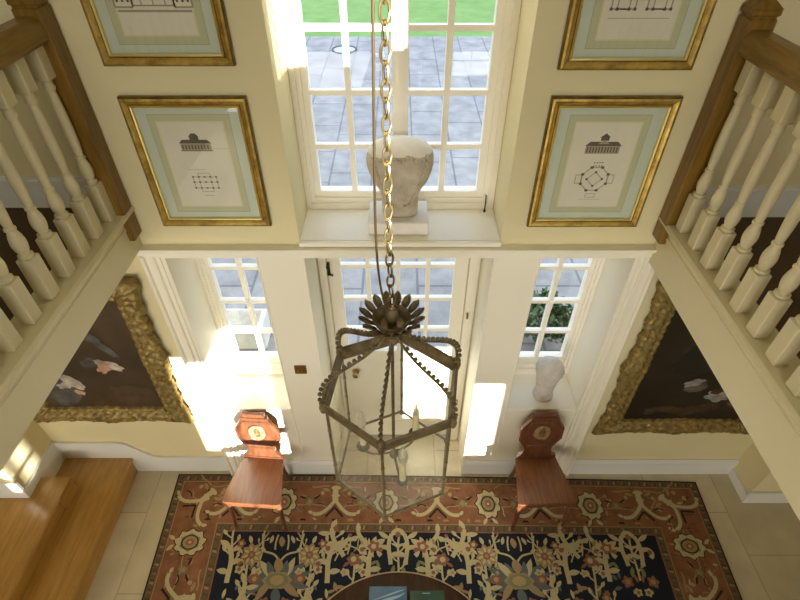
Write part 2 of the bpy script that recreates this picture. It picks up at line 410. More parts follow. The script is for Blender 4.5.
# the door
q=MB(); yd=.385
dx0,dx1=-.505,.475; gz0,gz1=1.2,2.34; gx0,gx1=-.415,.382
q.box(dx0,gx0,yd,yd+.05,.012,2.41); q.box(gx1,dx1,yd,yd+.05,.012,2.41); q.box(gx0,gx1,yd,yd+.05,gz1,2.41); q.box(gx0,gx1,yd,yd+.05,1.07,gz0)
q.box(gx0,gx1,yd+.012,yd+.04,.22,1.07); q.box(gx0,gx1,yd,yd+.05,.012,.22)
for a in (.22,1.055): q.box(gx0,gx1,yd+.004,yd+.02,a,a+.015)
d1=structure(q.build('door_1',M['white']))
dl=tuple(d1.location)
def dpart(b,name,m,**k):
    o=b.build(name,m,d1,origin=dl,**k); o.location=(0,0,0); return o
q=MB()
for x in (-.226,-.012,.198): q.box(x-.014,x+.014,yd+.002,yd+.045,gz0,gz1)
for z in (1.44,1.757,2.066): q.box(gx0,gx1,yd+.004,yd+.043,z-.014,z+.014)
dpart(q,'glazing_bar',M['sash'])
q=MB(); q.face([(gx0,yd+.02,gz0),(gx1,yd+.02,gz0),(gx1,yd+.02,gz1),(gx0,yd+.02,gz1)]); dpart(q,'pane',M['glass'])
def ylathe(b,prof,c,n=14):
    bb=MB(); bb.lathe(prof,(0,0,0),n)
    b.add([(c[0]+v[0],c[1]-v[2],c[2]+v[1]) for v in bb.v], bb.f)
q=MB(); ylathe(q,[(.03,0),(.03,.006),(.012,.012),(.011,.03),(.024,.04),(.028,.052),(.022,.064),(.006,.068)],(-.372,yd,.955))
q.box(-.386,-.358,yd-.008,yd,.87,.93); dpart(q,'door_knob',M['brass'],smooth=True)
q=MB(); q.box(-.512,-.488,yd-.008,yd,2.0,2.11); ylathe(q,[(.012,0),(.01,.02),(.014,.03),(.004,.036)],(-.5,yd-.006,2.09)); q.tube([(-.5,yd-.012,2.09),(-.5,yd-.012,2.0)],.007,8); q.tube([(-.515,yd-.014,2.015),(-.47,yd-.014,2.0)],.007,8)
dpart(q,'door_bolt',M['latch'])
q=MB(); 
for a,b in ((DX0+.002,dx0-.003),(dx1+.003,DX1-.002)):
    q.box(a,b,yd-.03,yd+.05,0,2.45)
    q.box(a+.012 if a<0 else a,b if a<0 else b-.012,yd-.05,yd-.03,0,2.45)
q.box(dx0,dx1,yd-.03,yd+.05,2.412,2.45)
dpart(q,'door_frame',M['white'])
for z in (1.65,.605):
    q=MB(); q.cbox(.492,.506,yd-.062,yd-.049,z-.03,z+.03,.003); q.tube([(.499,yd-.066,z-.02),(.499,yd-.066,z+.02)],.008,8); dpart(q,'door_hinge',M['brass'])

# brass light switch
t=thing('light_switch','square brass light switch plate on the pier beside the door','light switch',(-.719,-.004,1.385))
q=MB(); q.cbox(-.043,.043,-.004,.004,0,.088,.003); q.build('switch_plate',M['switch'],t)
for dx in (-.016,.016):
    q=MB(); q.cbox(dx-.006,dx+.006,-.012,-.003,.034,.054,.002); q.build('rocker',M['brass'],t)

# ---------------------------------------------------------------- balustrades
def balustrade(name, label, s, xi, zlip, zh, xc, y0, ncount, newel):
    """s side sign, xi inner newel face, zlip baluster foot, zh underside of handrail"""
    t=thing(name,label,'banister',(xc,-.1,zlip))
    B=Vector((xc,-.1,zlip))
    x0,x1,zn0,zn1=newel
    def W(b,nm,m,par=t,**k):
        o=b.build(nm,m,par,origin=tuple(B),**k); o.location=(0,0,0); return o
    q=MB(); q.cbox(x0,x1,-.105,-.003,zn0,zn1,.006); nw=W(q,'newel_post',M['oakz'])
    q=MB(); xm=(x0+x1)/2; ym=-.054; hw=(x1-x0)/2
    q.cbox(x0+.006,x1-.006,-.099,-.009,zn1,zn1+.010,.002)
    q.cbox(x0-.002,x1+.002,-.107,-.003,zn1+.010,zn1+.036,.004)
    q.add([(x0-.002,-.108,zn1+.036),(x1+.002,-.108,zn1+.036),(x1+.002,-.003,zn1+.036),(x0-.002,-.003,zn1+.036),(xm,ym,zn1+.095)],[(0,1,4),(1,2,4),(2,3,4),(3,0,4),(3,2,1,0)])
    W(q,'newel_cap',M['oakz'],nw)
    q=MB(); w=.056; xh=xc-s*.012
    pr=[(-w+.012,0),(w-.012,0),(w,.014),(w,.06),(w-.010,.086),(w-.026,.1),(-w+.026,.1),(-w+.010,.086),(-w,.06),(-w,.014)]
    q.prism(pr, lambda p,k:(xh+p[0], -.10 if k==0 else -4.2, zh+p[1]))
    W(q,'handrail',M['oak'],smooth=True)
    H=zh-zlip
    prof=[]
    def bal():
        b=MB(); a=.033
        b.cbox(-a,a,-a,a,0,.21,.004)
        b.cbox(-a,a,-a,a,H-.14,H,.004)
        z0=.21; z1=H-.14; L=z1-z0
        pr=[(.026,0),(.030,.012),(.030,.03),(.021,.04),(.020,.05),(.026,.075),(.0305,.12),(.031,.15),(.027,.20),(.020,.245),(.017,.26),(.023,.268),(.023,.284),(.016,.294),(.019,.33),(.0225,.42),(.0245,.55),(.0235,.72),(.020,.86),(.018,.9),(.024,.92),(.026,.94),(.022,.96),(.024,1.)]
        b.lathe([(r,z0+L*(k*1.0)) for r,k in pr],(0,0,0),14)
        return b
    b0=None
    for k in range(ncount):
        y=y0-.1515*k
        if b0 is None:
            b0=bal().build('baluster',M['stringer'],t,smooth=True,sharp=35); ob=b0
        else:
            ob=b0.copy(); COL.objects.link(ob)
        ob.parent=t; ob.location=(0,y+.1,0)
    return t
balustrade('balustrade','ivory turned balusters under an oak handrail above the stepped oak stairs',-1,-1.46,2.80,3.652,-1.535,-.135,20,(-1.575,-1.46,2.63,3.78))
balustrade('balustrade','ivory turned balusters under an oak handrail, above the shaded painting of white blooms',1,1.43,2.74,3.602,1.503,-.155,21,(1.432,1.548,2.61,3.74))

# ---------------------------------------------------------------- framed engravings
def flatxz(b, pts, y, m): b.face([(p[0],y,p[1]) for p in pts], m)
def rect(b,x0,x1,z0,z1,y,m): flatxz(b,[(x0,z0),(x1,z0),(x1,z1),(x0,z1)],y,m)
def line(b,p,q,w,y,m):
    d=Vector((q[0]-p[0],q[1]-p[1])); n=Vector((-d.y,d.x)).normalized()*w/2
    flatxz(b,[(p[0]-n.x,p[1]-n.y),(q[0]-n.x,q[1]-n.y),(q[0]+n.x,q[1]+n.y),(p[0]+n.x,p[1]+n.y)],y,m)
def outline(b,pts,w,y,m):
    for i in range(len(pts)): line(b,pts[i],pts[(i+1)%len(pts)],w,y,m)
def engraving_villa(b,y):
    # elevation: low villa with a lantern dome
    z=.115; 
    rect(b,-.088,.088,z,z+.045,y,2)
    for i in range(9): rect(b,-.08+i*.018,-.072+i*.018,z+.008,z+.034,y-.0003,1)
    flatxz(b,[(-.094,z+.045),(.094,z+.045),(.072,z+.066),(-.072,z+.066)],y,1)
    rect(b,-.026,.026,z+.06,z+.084,y-.0002,1); flatxz(b,[(-.03,z+.084),(.03,z+.084),(.012,z+.104),(-.012,z+.104)],y,1)
    rect(b,-.094,.094,z-.004,z,y,1); line(b,(.09,z+.01),(.19,z+.012),.0015,y,2)
    # plan
    z=-.10
    outline(b,[(-.07,z-.03),(.07,z-.03),(.07,z+.045),(-.07,z+.045)],.004,y,2)
    outline(b,[(-.035,z-.055),(.035,z-.055),(.035,z+.07),(-.035,z+.07)],.0035,y,2)
    line(b,(-.07,z+.01),(.07,z+.01),.003,y,2)
    for x in (-.07,-.035,.0,.035,.07):
        for zz in (z-.03,z+.01,z+.045): rect(b,x-.006,x+.006,zz-.005,zz+.005,y-.0003,1)
    line(b,(-.03,z-.082),(.03,z-.082),.003,y,2); line(b,(-.08,z+.092),(.02,z+.094),.0025,y,2)
def engraving_pavilion(b,y):
    z=.09
    flatxz(b,[(-.10,z),(.10,z),(.10,z+.05),(.03,z+.058),(-.03,z+.058),(-.10,z+.05)],y,2)
    for i in range(11): rect(b,-.092+i*.0172,-.084+i*.0172,z+.006,z+.042,y-.0003,1)
    flatxz(b,[(-.106,z+.048),(.106,z+.048),(.08,z+.074),(-.08,z+.074)],y-.0001,1)
    flatxz(b,[(-.034,z+.06),(.034,z+.06),(0,z+.086)],y-.0004,2)
    rect(b,-.024,.024,z+.08,z+.1,y-.0002,1); flatxz(b,[(-.03,z+.1),(.03,z+.1),(0,z+.125)],y,1)
    # octagonal plan
    c=(0,-.075)
    def poly(r,n=8,a0=PI/8): return [(c[0]+r*math.cos(a0+2*PI*i/n),c[1]+r*math.sin(a0+2*PI*i/n)) for i in range(n)]
    outline(b,poly(.083),.006,y,2); outline(b,poly(.046,4,0),.005,y,2)
    for p in poly(.083): rect(b,p[0]-.009,p[0]+.009,p[1]-.008,p[1]+.008,y-.0003,1)
    for p in poly(.046,4,0): rect(b,p[0]-.007,p[0]+.007,p[1]-.007,p[1]+.007,y-.0003,1)
    for s in (-1,1):
        outline(b,[(s*.08,c[1]-.028),(s*.115,c[1]-.028),(s*.115,c[1]+.028),(s*.08,c[1]+.028)],.0045,y,2)
    for x in (-.024,-.008,.008,.024): rect(b,x-.004,x+.004,c[1]+.104,c[1]+.112,y,1); rect(b,x-.004,x+.004,c[1]+.083,c[1]+.09,y,1)
    outline(b,[(-.028,c[1]-.125),(.028,c[1]-.125),(.028,c[1]-.1),(-.028,c[1]-.1)],.003,y,2)
    line(b,(-.07,c[1]-.14),(.07,c[1]-.14),.002,y,2)
def engraving_plan(b,y):
    for k,(x,z,w,h) in enumerate(((-.075,-.04,.10,.15),(.075,-.04,.10,.15))):
        outline(b,[(x-w/2,z-h/2),(x+w/2,z-h/2),(x+w/2,z+h/2),(x-w/2,z+h/2)],.006,y,2)
        outline(b,[(x-w/4,z-h/2),(x+w/4,z-h/2),(x+w/4,z+h/4),(x-w/4,z+h/4)],.005,y,2)
        line(b,(x-w/2,z+h/4),(x+w/2,z+h/4),.005,y,2)
        for i in (-.5,-.25,.25,.5):
            for j in (-.5,.25,.5): rect(b,x+w*i-.006,x+w*i+.006,z+h*j-.006,z+h*j+.006,y-.0003,1)
    rect(b,-.13,.13,.06,.1,y,2)
    for i in range(12): rect(b,-.124+i*.0212,-.114+i*.0212,.066,.092,y-.0003,1)
    line(b,(-.13,-.15),(.13,-.15),.0025,y,2)
def engraving_terrace(b,y):
    rect(b,-.125,.125,-.115,-.108,y,2)
    for x in (-.1,.1):
        outline(b,[(x-.03,-.10),(x+.03,-.10),(x+.03,-.02),(x-.03,-.02)],.006,y,2)
        for i in (-1,0,1): rect(b,x+i*.018-.004,x+i*.018+.004,-.085,-.045,y,1)
    outline(b,[(-.07,-.095),(.07,-.095),(.07,-.03),(-.07,-.03)],.005,y,2)
    line(b,(-.07,-.06),(.07,-.06),.004,y,2)
    for x in (-.04,0,.04): line(b,(x,-.095),(x,-.03),.004,y,2)
    rect(b,-.12,.12,.04,.075,y,2)
def framed(label, x0,x1,z0,z1, engr, scale=1.0, dz=0):
    xc=(x0+x1)/2; w=(x1-x0)/2; h=z1-z0
    t=thing('framed_engraving',label,'picture',(xc,-.004,z0),0,'gilt framed engravings flanking the upper window')
    fw=.050
    # frame: profile swept round the four sides with mitres
    prof=[(0,0),(0,.022),(.006,.030),(.016,.034),(.026,.028),(.034,.022),(.040,.020),(.044,.026),(.050,.024),(.050,.008)]
    mi=[2,2,0,0,0,2,1,1,1]
    q=MB(); n=len(prof)
    cor=[(-w,0),(w,0),(w,h),(-w,h)]; sg=[(1,1),(-1,1),(-1,-1),(1,-1)]
    def pt(c,k): return (cor[c][0]+sg[c][0]*prof[k][0], -prof[k][1], cor[c][1]+sg[c][1]*prof[k][0])
    for c in range(4):
        d=(c+1)%4
        for k in range(n-1): q.face([pt(c,k),pt(d,k),pt(d,k+1),pt(c,k+1)],mi[k])
    q.box(-w+.004,w-.004,-.006,0,.004,h-.004,2)
    q.build('frame',[M['gold'],M['goldlip'],M['golddark']],t)
    q=MB(); rect(q,-w+fw-.002,w-fw+.002,fw-.002,h-fw+.002,-.008,0)
    q.build('mount',[M['mount']],t)
    # sheet with its wash lines
    pw,ph=.158,.232; pc=h/2-.0
    q=MB()
    def R_(hw,hh,y,m): rect(q,-hw,hw,pc-hh,pc+hh,y,m)
    R_(pw+.04,ph+.04,-.0082,5); R_(pw+.037,ph+.037,-.0085,3); R_(pw+.006,ph+.006,-.0088,6); R_(pw,ph,-.0092,0)
    e=MB(); engr(e,-.0098)
    for f,mm in zip(e.f,e.m): q.face([(e.v[i][0]*scale,e.v[i][1],e.v[i][2]*scale+pc+dz) for i in f],mm)
    q.build('print',[M['paper'],M['ink'],M['inksoft'],M['mountline'],M['mount'],M['washdark'],M['washpale']],t)
    q=MB(); rect(q,-w+fw,w-fw,fw,h-fw,-.0155,0); q.build('glass_pane',M['picglass'],t)
    return t
framed('gilt framed engraving of a domed villa above a grid shaped floor plan',-1.316,-.717,2.68,3.395,engraving_villa,.86,-.012)
framed('gilt framed engraving of a pavilion over an octagonal floor plan',.708,1.318,2.675,3.395,engraving_pavilion,.86,-.005)
framed('gilt framed engraving cut by the photo edge, hung above the domed villa engraving',-1.322,-.735,3.532,4.247,engraving_terrace,1.25)
framed('gilt framed engraving cut by the photo edge, hung above the octagonal plan engraving',.709,1.31,3.515,4.23,engraving_plan)

# ---------------------------------------------------------------- large oil paintings in carved gilt frames
def hash2(a,b):
    v=math.sin(a*127.1+b*311.7)*43758.5453; return v-math.floor(v)
def oil_mat(seed, base, patches):
    m=mat('oil_canvas_%d'%seed,base,.35,rgb2=tuple(int(c*.55) for c in base),vscale=3.2,bump=.05,bscale=90,coat=.15)
    return m
def painting(label, xc, zc, w, h, rotz, roll, seed, canvascols, blobs):
    t=thing('oil_painting',label,'painting',(xc,-.012,zc-h/2),0)
    t.rotation_euler=(0,roll,rotz)
    fw=.15; rnd=random.Random(seed)
    prof=[(0,.01),(.004,.035),(.014,.05),(.028,.055),(.04,.048),(.052,.056),(.07,.062),(.088,.055),(.1,.04),(.112,.034),(.124,.04),(.134,.04),(.142,.03),(.15,.012)]
    hw,hh=w/2,h/2
    per=[]
    # perimeter stations: (corner-mitred) param along each side
    q=MB(); n=len(prof)
    sides=[((-hw,0),(1,0),(0,1),w),((hw,0),(0,1),(-1,0),h),((hw,h),(-1,0),(0,-1),w),((-hw,h),(0,-1),(1,0),h)]
    for si,(c,d,nn,L) in enumerate(sides):
        K=int(L/.011)
        def fn(i,j):
            s=i/K*L; r,dep=prof[j]
            e=min(s,L-s); lim=1.0
            mid=abs(s-L/2)
            # scalloped outer edge + rocaille swells at corners and centre
            swell=.030*math.exp(-(e/.13)**2)+.028*math.exp(-(mid/.12)**2)
            sc_=abs(math.sin(s*PI/.052+si))*.010+.007*math.sin(s*41+seed)
            edge=max(0,1-r/.06)
            out=(swell+sc_)*edge
            inn=(.006*math.sin(s*PI/.035)+.012*math.exp(-(mid/.1)**2))*max(0,(r-.11)/.04)
            carve=.006*math.sin(s*PI/.045+r*125)*math.sin(r*PI/.15)+.005*math.sin(s*PI/.034-r*100+seed)*math.sin(r*PI/.15)+.005*(hash2(i,j+seed)-.5)
            rr=r-out-inn*-1
            # mitre
            a=rr if s<L/2 else -rr
            ss=s
            if e<fw: ss=s+(rr*(1-e/fw) if s<L/2 else -rr*(1-e/fw)) 
            x=c[0]+d[0]*ss+nn[0]*rr; z=c[1]+d[1]*ss+nn[1]*rr
            y=-(dep+carve*(1 if 1<j<n-1 else 0)+swell*.35*math.sin(min(1,r/.12)*PI))
            return (x,y,z)
        q.grid(fn,K+1,n)
    q.box(-hw+.03,hw-.03,-.012,.008,.03,h-.03)
    q.build('carved_frame',M['carvedgilt'],t,smooth=True,sharp=75)
    q=MB(); rect(q,-hw+fw-.02,hw-fw+.02,fw-.02,h-fw+.02,-.016,0)
    y=-.0165
    for k,(bx,bz,sx,sz,ang,mi,kind) in enumerate(blobs):
        N=22; pts=[]
        for i in range(N):
            a=2*PI*i/N; r=1
            if kind=='petal': r=.62+.38*abs(math.cos(a*2.5))
            elif kind=='rag': r=.7+.3*hash2(i,k+seed)
            px=sx*r*math.cos(a); pz=sz*r*math.sin(a)
            pts.append((bx+px*math.cos(ang)-pz*math.sin(ang), bz+px*math.sin(ang)+pz*math.cos(ang)))
        flatxz(q,pts,y-.0003*(k+1),mi)
    q.build('canvas',canvascols,t)
    return t
cn=lambda n,c,d=None: mat('oil_'+n,c,.55,rgb2=d or tuple(int(x*.6) for x in c),vscale=11,coat=.05)
dk=[mat('oil_ground_umber',(76,62,44),.42,rgb2=(46,37,28),vscale=2.4),cn('dusk_sky',(92,92,86)),cn('dove_white',(206,196,180),(120,110,100)),cn('coral_petal',(204,168,136),(150,110,84)),cn('russet',(86,64,44)),cn('dark_leaf',(50,50,36))]
Lp=[(-.30,.42,.17,.30,.1,1,'rag'),(-.12,.95,.24,.20,.0,5,'rag'),(.25,.3,.2,.16,0,4,'rag'),(.05,.665,.085,.05,.6,1,'rag'),(.175,.635,.12,.048,-.45,2,'rag'),(.13,.605,.072,.05,.9,3,'petal'),(-.15,.45,.12,.06,-.9,2,'rag'),(-.22,.41,.07,.04,.3,2,'petal'),(-.14,.33,.05,.03,-.6,3,'rag'),(-.03,.25,.04,.05,0,4,'rag'),(-.40,.56,.04,.03,.2,2,'rag'),(.12,.95,.14,.05,-.9,1,'rag'),(.22,.80,.11,.04,-1.,1,'rag'),(.1,1.15,.1,.04,-.7,1,'rag')]
painting('dark oil painting of pale birds and petals, sunlit along one edge, above the oak steps',-2.262,1.575,1.16,1.41,math.radians(1.2),math.radians(1.6),3,dk,Lp)
dk2=[mat('oil_ground_black',(44,34,22),.42,rgb2=(22,18,13),vscale=2.2),cn('olive_sky',(66,60,38)),cn('chalk_bloom',(168,164,158),(100,96,92)),cn('grey_rose',(110,96,88)),cn('brown_drapery',(74,56,34)),cn('shadow_leaf',(34,30,20))]
Rp=[(.05,1.02,.36,.28,.2,1,'rag'),(-.14,.86,.16,.22,-.3,5,'rag'),(-.03,.56,.1,.08,.5,3,'rag'),(-.06,.60,.085,.045,.4,2,'petal'),(.17,.44,.11,.07,-.3,2,'petal'),(.25,.46,.05,.05,.2,2,'rag'),(.1,.30,.16,.06,.2,4,'rag'),(-.14,.28,.14,.05,-.1,4,'rag'),(.02,.24,.09,.035,.3,4,'petal'),(.34,.36,.07,.05,0,3,'rag'),(.14,.5,.05,.04,0,4,'rag'),(-.28,.26,.05,.06,.2,4,'rag')]
painting('dark oil painting of white blooms in shade, on the wall beyond the urn niche',2.222,1.475,1.22,1.53,0,0,8,dk2,Rp)

# ---------------------------------------------------------------- hall chairs
def hall_chair(label, loc, rz):
    t=thing('hall_chair',label,'chair',loc,rz,'mahogany hall chairs either side of the door')
    # local: x sideways, y: 0 = rear of seat, -.43 front
    q=MB()
    def slab(pts,z0,z1,r=.006):
        q.prism([(p[0]*.985,p[1]*.99-.002) for p in pts], lambda p,k:(p[0],p[1],z0 if k==0 else z0+r))
        q.prism(pts, lambda p,k:(p[0],p[1],z0+r if k==0 else z1-r))
        q.prism([(p[0]*.985,p[1]*.99-.002) for p in pts], lambda p,k:(p[0],p[1],z1-r if k==0 else z1))
    out=[(-.16,0),(-.232,-.40),(-.228,-.425),(-.21,-.435),(.21,-.435),(.228,-.425),(.232,-.40),(.16,0)]
    slab(out,.425,.45)
    q.build('seat',M['mahog'],t)
    q=MB()   # apron under the seat
    for a,b in (((-.205,-.41),(.205,-.41)),((-.14,-.01),(-.205,-.41)),((.14,-.01),(.205,-.41)),((-.14,-.01),(.14,-.01))):
        d=Vector((b[0]-a[0],b[1]-a[1])); nn=Vector((-d.y,d.x)).normalized()*.011
        q.prism([(a[0]-nn.x,a[1]-nn.y),(b[0]-nn.x,b[1]-nn.y),(b[0]+nn.x,b[1]+nn.y),(a[0]+nn.x,a[1]+nn.y)], lambda p,k:(p[0],p[1],.365 if k==0 else .425))
    q.build('seat_rail',M['mahog_dark'],t)
    for s in (-1,1):
        q=MB()     # turned front leg, slightly raked forwards
        prof=[(.012,0),(.016,.012),(.013,.03),(.016,.12),(.019,.24),(.021,.32),(.026,.335),(.026,.35),(.02,.362),(.024,.38),(.024,.42)]
        bb=MB(); bb.lathe(prof,(0,0,0),12)
        q.add([(v[0]+s*(.195+.018*(1-v[2]/.42)), v[1]-.385-.03*(1-v[2]/.42), v[2]) for v in bb.v],bb.f)
        q.build('leg',M['mahog_dark'],t,smooth=True)
        q=MB()     # sabre rear leg
        path=[];rad=[]
        for i in range(9):
            u=i/8; path.append((s*(.12+.018*u*u), -.015+.05*u*u, .42*(1-u))); rad.append(.021-.006*u)
        q.tube(path,rad,8); q.build('leg',M['mahog_dark'],t,smooth=True)
    # backrest: shield outline, raked
    half=[(.155,.45),(.155,.466),(.137,.484),(.119,.508),(.112,.535),(.114,.572),(.174,.668),(.174,.785),(.105,.888),(.1,.90)]
    pts=half+[(-x,z) for x,z in reversed(half)]
    half=[(x,.45+(z-.45)*1.1) for x,z in half]; pts=half+[(-x,z) for x,z in reversed(half)]; S_=lambda z:.45+(z-.45)*1.1
    yb=lambda z:-.022+(z-.45)*.07
    q=MB(); q.prism(pts, lambda p,k:(p[0], yb(p[1])+(-.014 if k==0 else .014), p[1]))
    # raised edge mouldings of the shield: sunk octagon panel border
    oc=[(.152,.68),(.152,.775),(.098,.862),(-.098,.862),(-.152,.775),(-.152,.68),(-.098,.60),(.098,.60)]; oc=[(x,S_(z)) for x,z in oc]
    for i in range(8):
        a=oc[i]; b=oc[(i+1)%8]
        q.tube([(a[0],yb(a[1])-.014,a[1]),(b[0],yb(b[1])-.014,b[1])],.006,6)
    br=q.build('backrest',M['mahog_dark'],t)
    q=MB()
    q.cbox(-.108,.108,yb(.9)-.02,yb(.9)+.02,S_(.893),S_(.912),.004); q.cbox(-.088,.088,yb(.93)-.016,yb(.93)+.016,S_(.912),1.002,.005)
    q.build('crest_rail',M['mahog_dark'],t)
    q=MB(); N=28
    vs=[];ZM=.775; cen=(0,yb(ZM)-.0165,ZM)
    ell=lambda a,k:(math.cos(a)*.068*k, yb(ZM+math.sin(a)*.085*k)-.0165, ZM+math.sin(a)*.085*k)
    for i in range(N):
        a=2*PI*i/N; b=2*PI*(i+1)/N; q.face([(0,cen[1]-.003,cen[2]),ell(a,1),ell(b,1)],0)
    q.tube([ell(2*PI*i/N,1.06) for i in range(N)],.006,6,1,closed=True)
    # small painted figure on the oval
    for p in ((-.012,.79,.012,.03),(.016,.78,.014,.034),(0,.825,.010,.012),(.002,.74,.022,.012)):
        y=yb(p[1])-.0215; q.face([(p[0]+p[2]*math.cos(2*PI*i/10),y,p[1]+p[3]*math.sin(2*PI*i/10)) for i in range(10)],2)
    q.build('medallion',[M['medal'],M['mahog_dark'],M['mahog']],br)
    # ledge where the back meets the seat, with end blocks
    q=MB(); q.cbox(-.165,.165,-.042,-.004,.45,.468,.004); q.build('back_ledge',M['mahog_dark'],t)
    return t
hall_chair('mahogany hall chair with octagonal back standing in the sun patch',(-1.128,-.098,.0142),math.radians(-4))
hall_chair('mahogany hall chair with octagonal back in shade under the urn niche',(1.122,-.096,.0142),math.radians(3))

# ---------------------------------------------------------------- stone bust block and urn
t=thing('stone_sculpture','weathered carved stone head shaped block on upper window sill','sculpture',(0,.17,2.568))
q=MB(); q.cbox(-.182,.164,-.125,.125,0,.085,.006); q.build('plinth',M['stonecap'],t)
zs_=[0,.03,.07,.11,.15,.19,.23,.27,.31,.35,.385,.415,.438,.45]
wd=[.104,.104,.104,.105,.114,.134,.158,.175,.183,.184,.174,.146,.098,.03]
dp=[.07,.07,.07,.074,.085,.1,.115,.122,.125,.122,.112,.092,.06,.02]
q=MB(); n=48
def bpt(i,j):
    a=2*PI*j/n; x=wd[i]*math.copysign(abs(math.cos(a))**.82,math.cos(a)); y=dp[i]*math.copysign(abs(math.sin(a))**.82,math.sin(a))
    # front slice cut to a shallow oval face
    z=.088+zs_[i]
    if y<0:
        fx=x/.165; fz=(zs_[i]-.235)/.175
        d=fx*fx+fz*fz
        if d<1 and abs(x)<.16: y=y*.45-.045 if y<-.05 else y
    return (x,y,z)
vs=[bpt(i,j) for i in range(len(zs_)) for j in range(n)]
fs=[(i*n+j,i*n+(j+1)%n,(i+1)*n+(j+1)%n,(i+1)*n+j) for i in range(len(zs_)-1) for j in range(n)]
top=(len(zs_)-1)*n; fs.append(tuple(top+j for j in range(n))); fs.append(tuple(range(n-1,-1,-1)))
q.add(vs,fs)
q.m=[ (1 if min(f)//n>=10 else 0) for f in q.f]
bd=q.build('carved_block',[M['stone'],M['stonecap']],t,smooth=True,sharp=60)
q=MB(); rr=random.Random(4)     # carved leafy rim and long nose-like ridge on the face
def fronty(x,z):
    for k_ in range(len(zs_)-1):
        if zs_[k_]<=z<=zs_[k_+1]:
            u=(z-zs_[k_])/(zs_[k_+1]-zs_[k_]); w_=wd[k_]*(1-u)+wd[k_+1]*u; d_=dp[k_]*(1-u)+dp[k_+1]*u
            y=-d_*max(0,1-min(1,abs(x)/w_)**(2/.82))**.41
            return y*.45-.045 if y<-.05 else y
    return -.05
for i in range(26):                # carved leafy rim of the shield shaped face
    u=i/25
    for sx in (-1,1):
        x=sx*(.035+.118*(1-u)**.55-.01*rr.random()); z=.365-.285*u
        q.ball((x,fronty(x,z)-.004,.088+z),.010+.005*rr.random(),7)
for i in range(15):
    u=i/14*2-1; x=u*.145; z=.372-.012*math.cos(u*9); q.ball((x,fronty(x,z)-.004,.088+z),.011+.005*rr.random(),7)
q.lathe([(.01,0),(.022,.04),(.032,.11),(.026,.16),(.016,.2),(.004,.22)],(.02,-.084,.20),12,0,1,.4)
q.build('carved_relief',M['stone'],t,smooth=True)
t=thing('urn','pale plaster urn with domed top on the niche sill','urn',(1.142,.13,.964))
q=MB(); q.lathe([(.078,0),(.082,.008),(.08,.03),(.066,.04),(.05,.05),(.046,.062),(.05,.074)],(0,0,0),24); q.build('foot',M['plaster'],t,smooth=True)
q=MB(); q.lathe([(.05,.074),(.066,.086),(.07,.1),(.074,.15),(.082,.20),(.092,.25),(.1,.285),(.101,.30)],(0,0,0),28,wob=lambda a,k:1+.02*math.sin(a*14)); q.build('body',M['plaster'],t,smooth=True)
q=MB(); q.lathe([(.105,.298),(.108,.31),(.105,.335),(.093,.362),(.069,.385),(.036,.400),(.006,.404)],(0,0,0),32,wob=lambda a,k:1+.035*math.sin(a*16+k)); q.build('domed_lid',M['plaster'],t,smooth=True)

# ---------------------------------------------------------------- hanging lantern
LC=Vector((-.024,-1.356,0)); ZR=2.944; ZB=2.486; RR=.233; RB=.229; PH=1.436
t=thing('hanging_lantern','aged bronze hexagonal glass lantern hanging on a brass chain','lantern',(LC.x,LC.y,ZB))
LB=Vector((LC.x,LC.y,ZB))
def lp(r,k,z): 
    a=PH-k*PI/3; return Vector((r*math.cos(a),r*math.sin(a),z-ZB))
def lbuild(q,nm,m,par=None,**k):
    return q.build(nm,m,par or t,**k)
q=MB()         # ring: flat flared band with lips
for k in range(6):
    a,b=k,k+1
    bands=[(RR-.008,-.028),(RR+.001,-.028),(RR+.006,.012),(RR+.010,.020),(RR+.006,.026),(RR-.001,.022),(RR-.004,.008),(RR-.010,-.02)]
    n=len(bands)
    for i in range(n):
        j=(i+1)%n
        q.face([lp(bands[i][0],a,ZR+bands[i][1]),lp(bands[i][0],b,ZR+bands[i][1]),lp(bands[j][0],b,ZR+bands[j][1]),lp(bands[j][0],a,ZR+bands[j][1])])
for k in range(6): q.ball(lp(RR+.006,k,ZR+.0),.013,8,0,1.9)
lbuild(q,'ring_band',M['iron'])
for k in range(6):
    q=MB(); q.tube([lp(RR-.004,k,ZR-.02),lp(RB,k,ZB)],.0055,6); q.ball(lp(RB,k,ZB-.006),.012,8)
    for u in (.25,.5,.75): p=lp(RR-.004,k,ZR-.02).lerp(lp(RB,k,ZB),u); q.ball(p,.0078,6)
    lbuild(q,'corner_post',M['iron'])
q=MB()
for k in range(6): q.tube([lp(RB,k,ZB),lp(RB,k+1,ZB)],.0055,6)
lbuild(q,'bottom_frame',M['iron'])
for k in range(6):
    q=MB(); q.face([lp(RB-.002,k,ZB+.004),lp(RB-.002,k+1,ZB+.004),lp(RR-.008,k+1,ZR-.02),lp(RR-.008,k,ZR-.02)]); lbuild(q,'glass_pane',M['lglass'])
def bez(p,n):
    out=[]
    for i in range(n+1):
        u=i/n; P=[Vector(x) for x in p]
        while len(P)>1: P=[P[j].lerp(P[j+1],u) for j in range(len(P)-1)]
        out.append(P[0])
    return out
for k in range(6):       # six scrolled arms with a scalloped crest
    q=MB()
    pts=[(.02,3.19),(.08,3.10),(.17,3.09),(.242,3.10),(.234,2.96)]
    path=bez([(r,0,z) for r,z in pts],17)
    P3=[lp(p.x,k,p.z) for p in path]
    q.tube(P3,.0046,6)
    for i in range(2,len(path)-1):
        tg=(path[i+1]-path[i-1]).normalized(); nrm=Vector((-tg.z,0,tg.x)); nrm=nrm if nrm.z>0 or nrm.x>0 else -nrm
        c=path[i]+nrm*.0105; q.ball(lp(c.x,k,c.z),.0078,7)
    q.ball(lp(.236,k,2.968),.014,8)
    lbuild(q,'scrolled_arm',M['iron'])
q=MB()   # crown: shallow dish on a boss
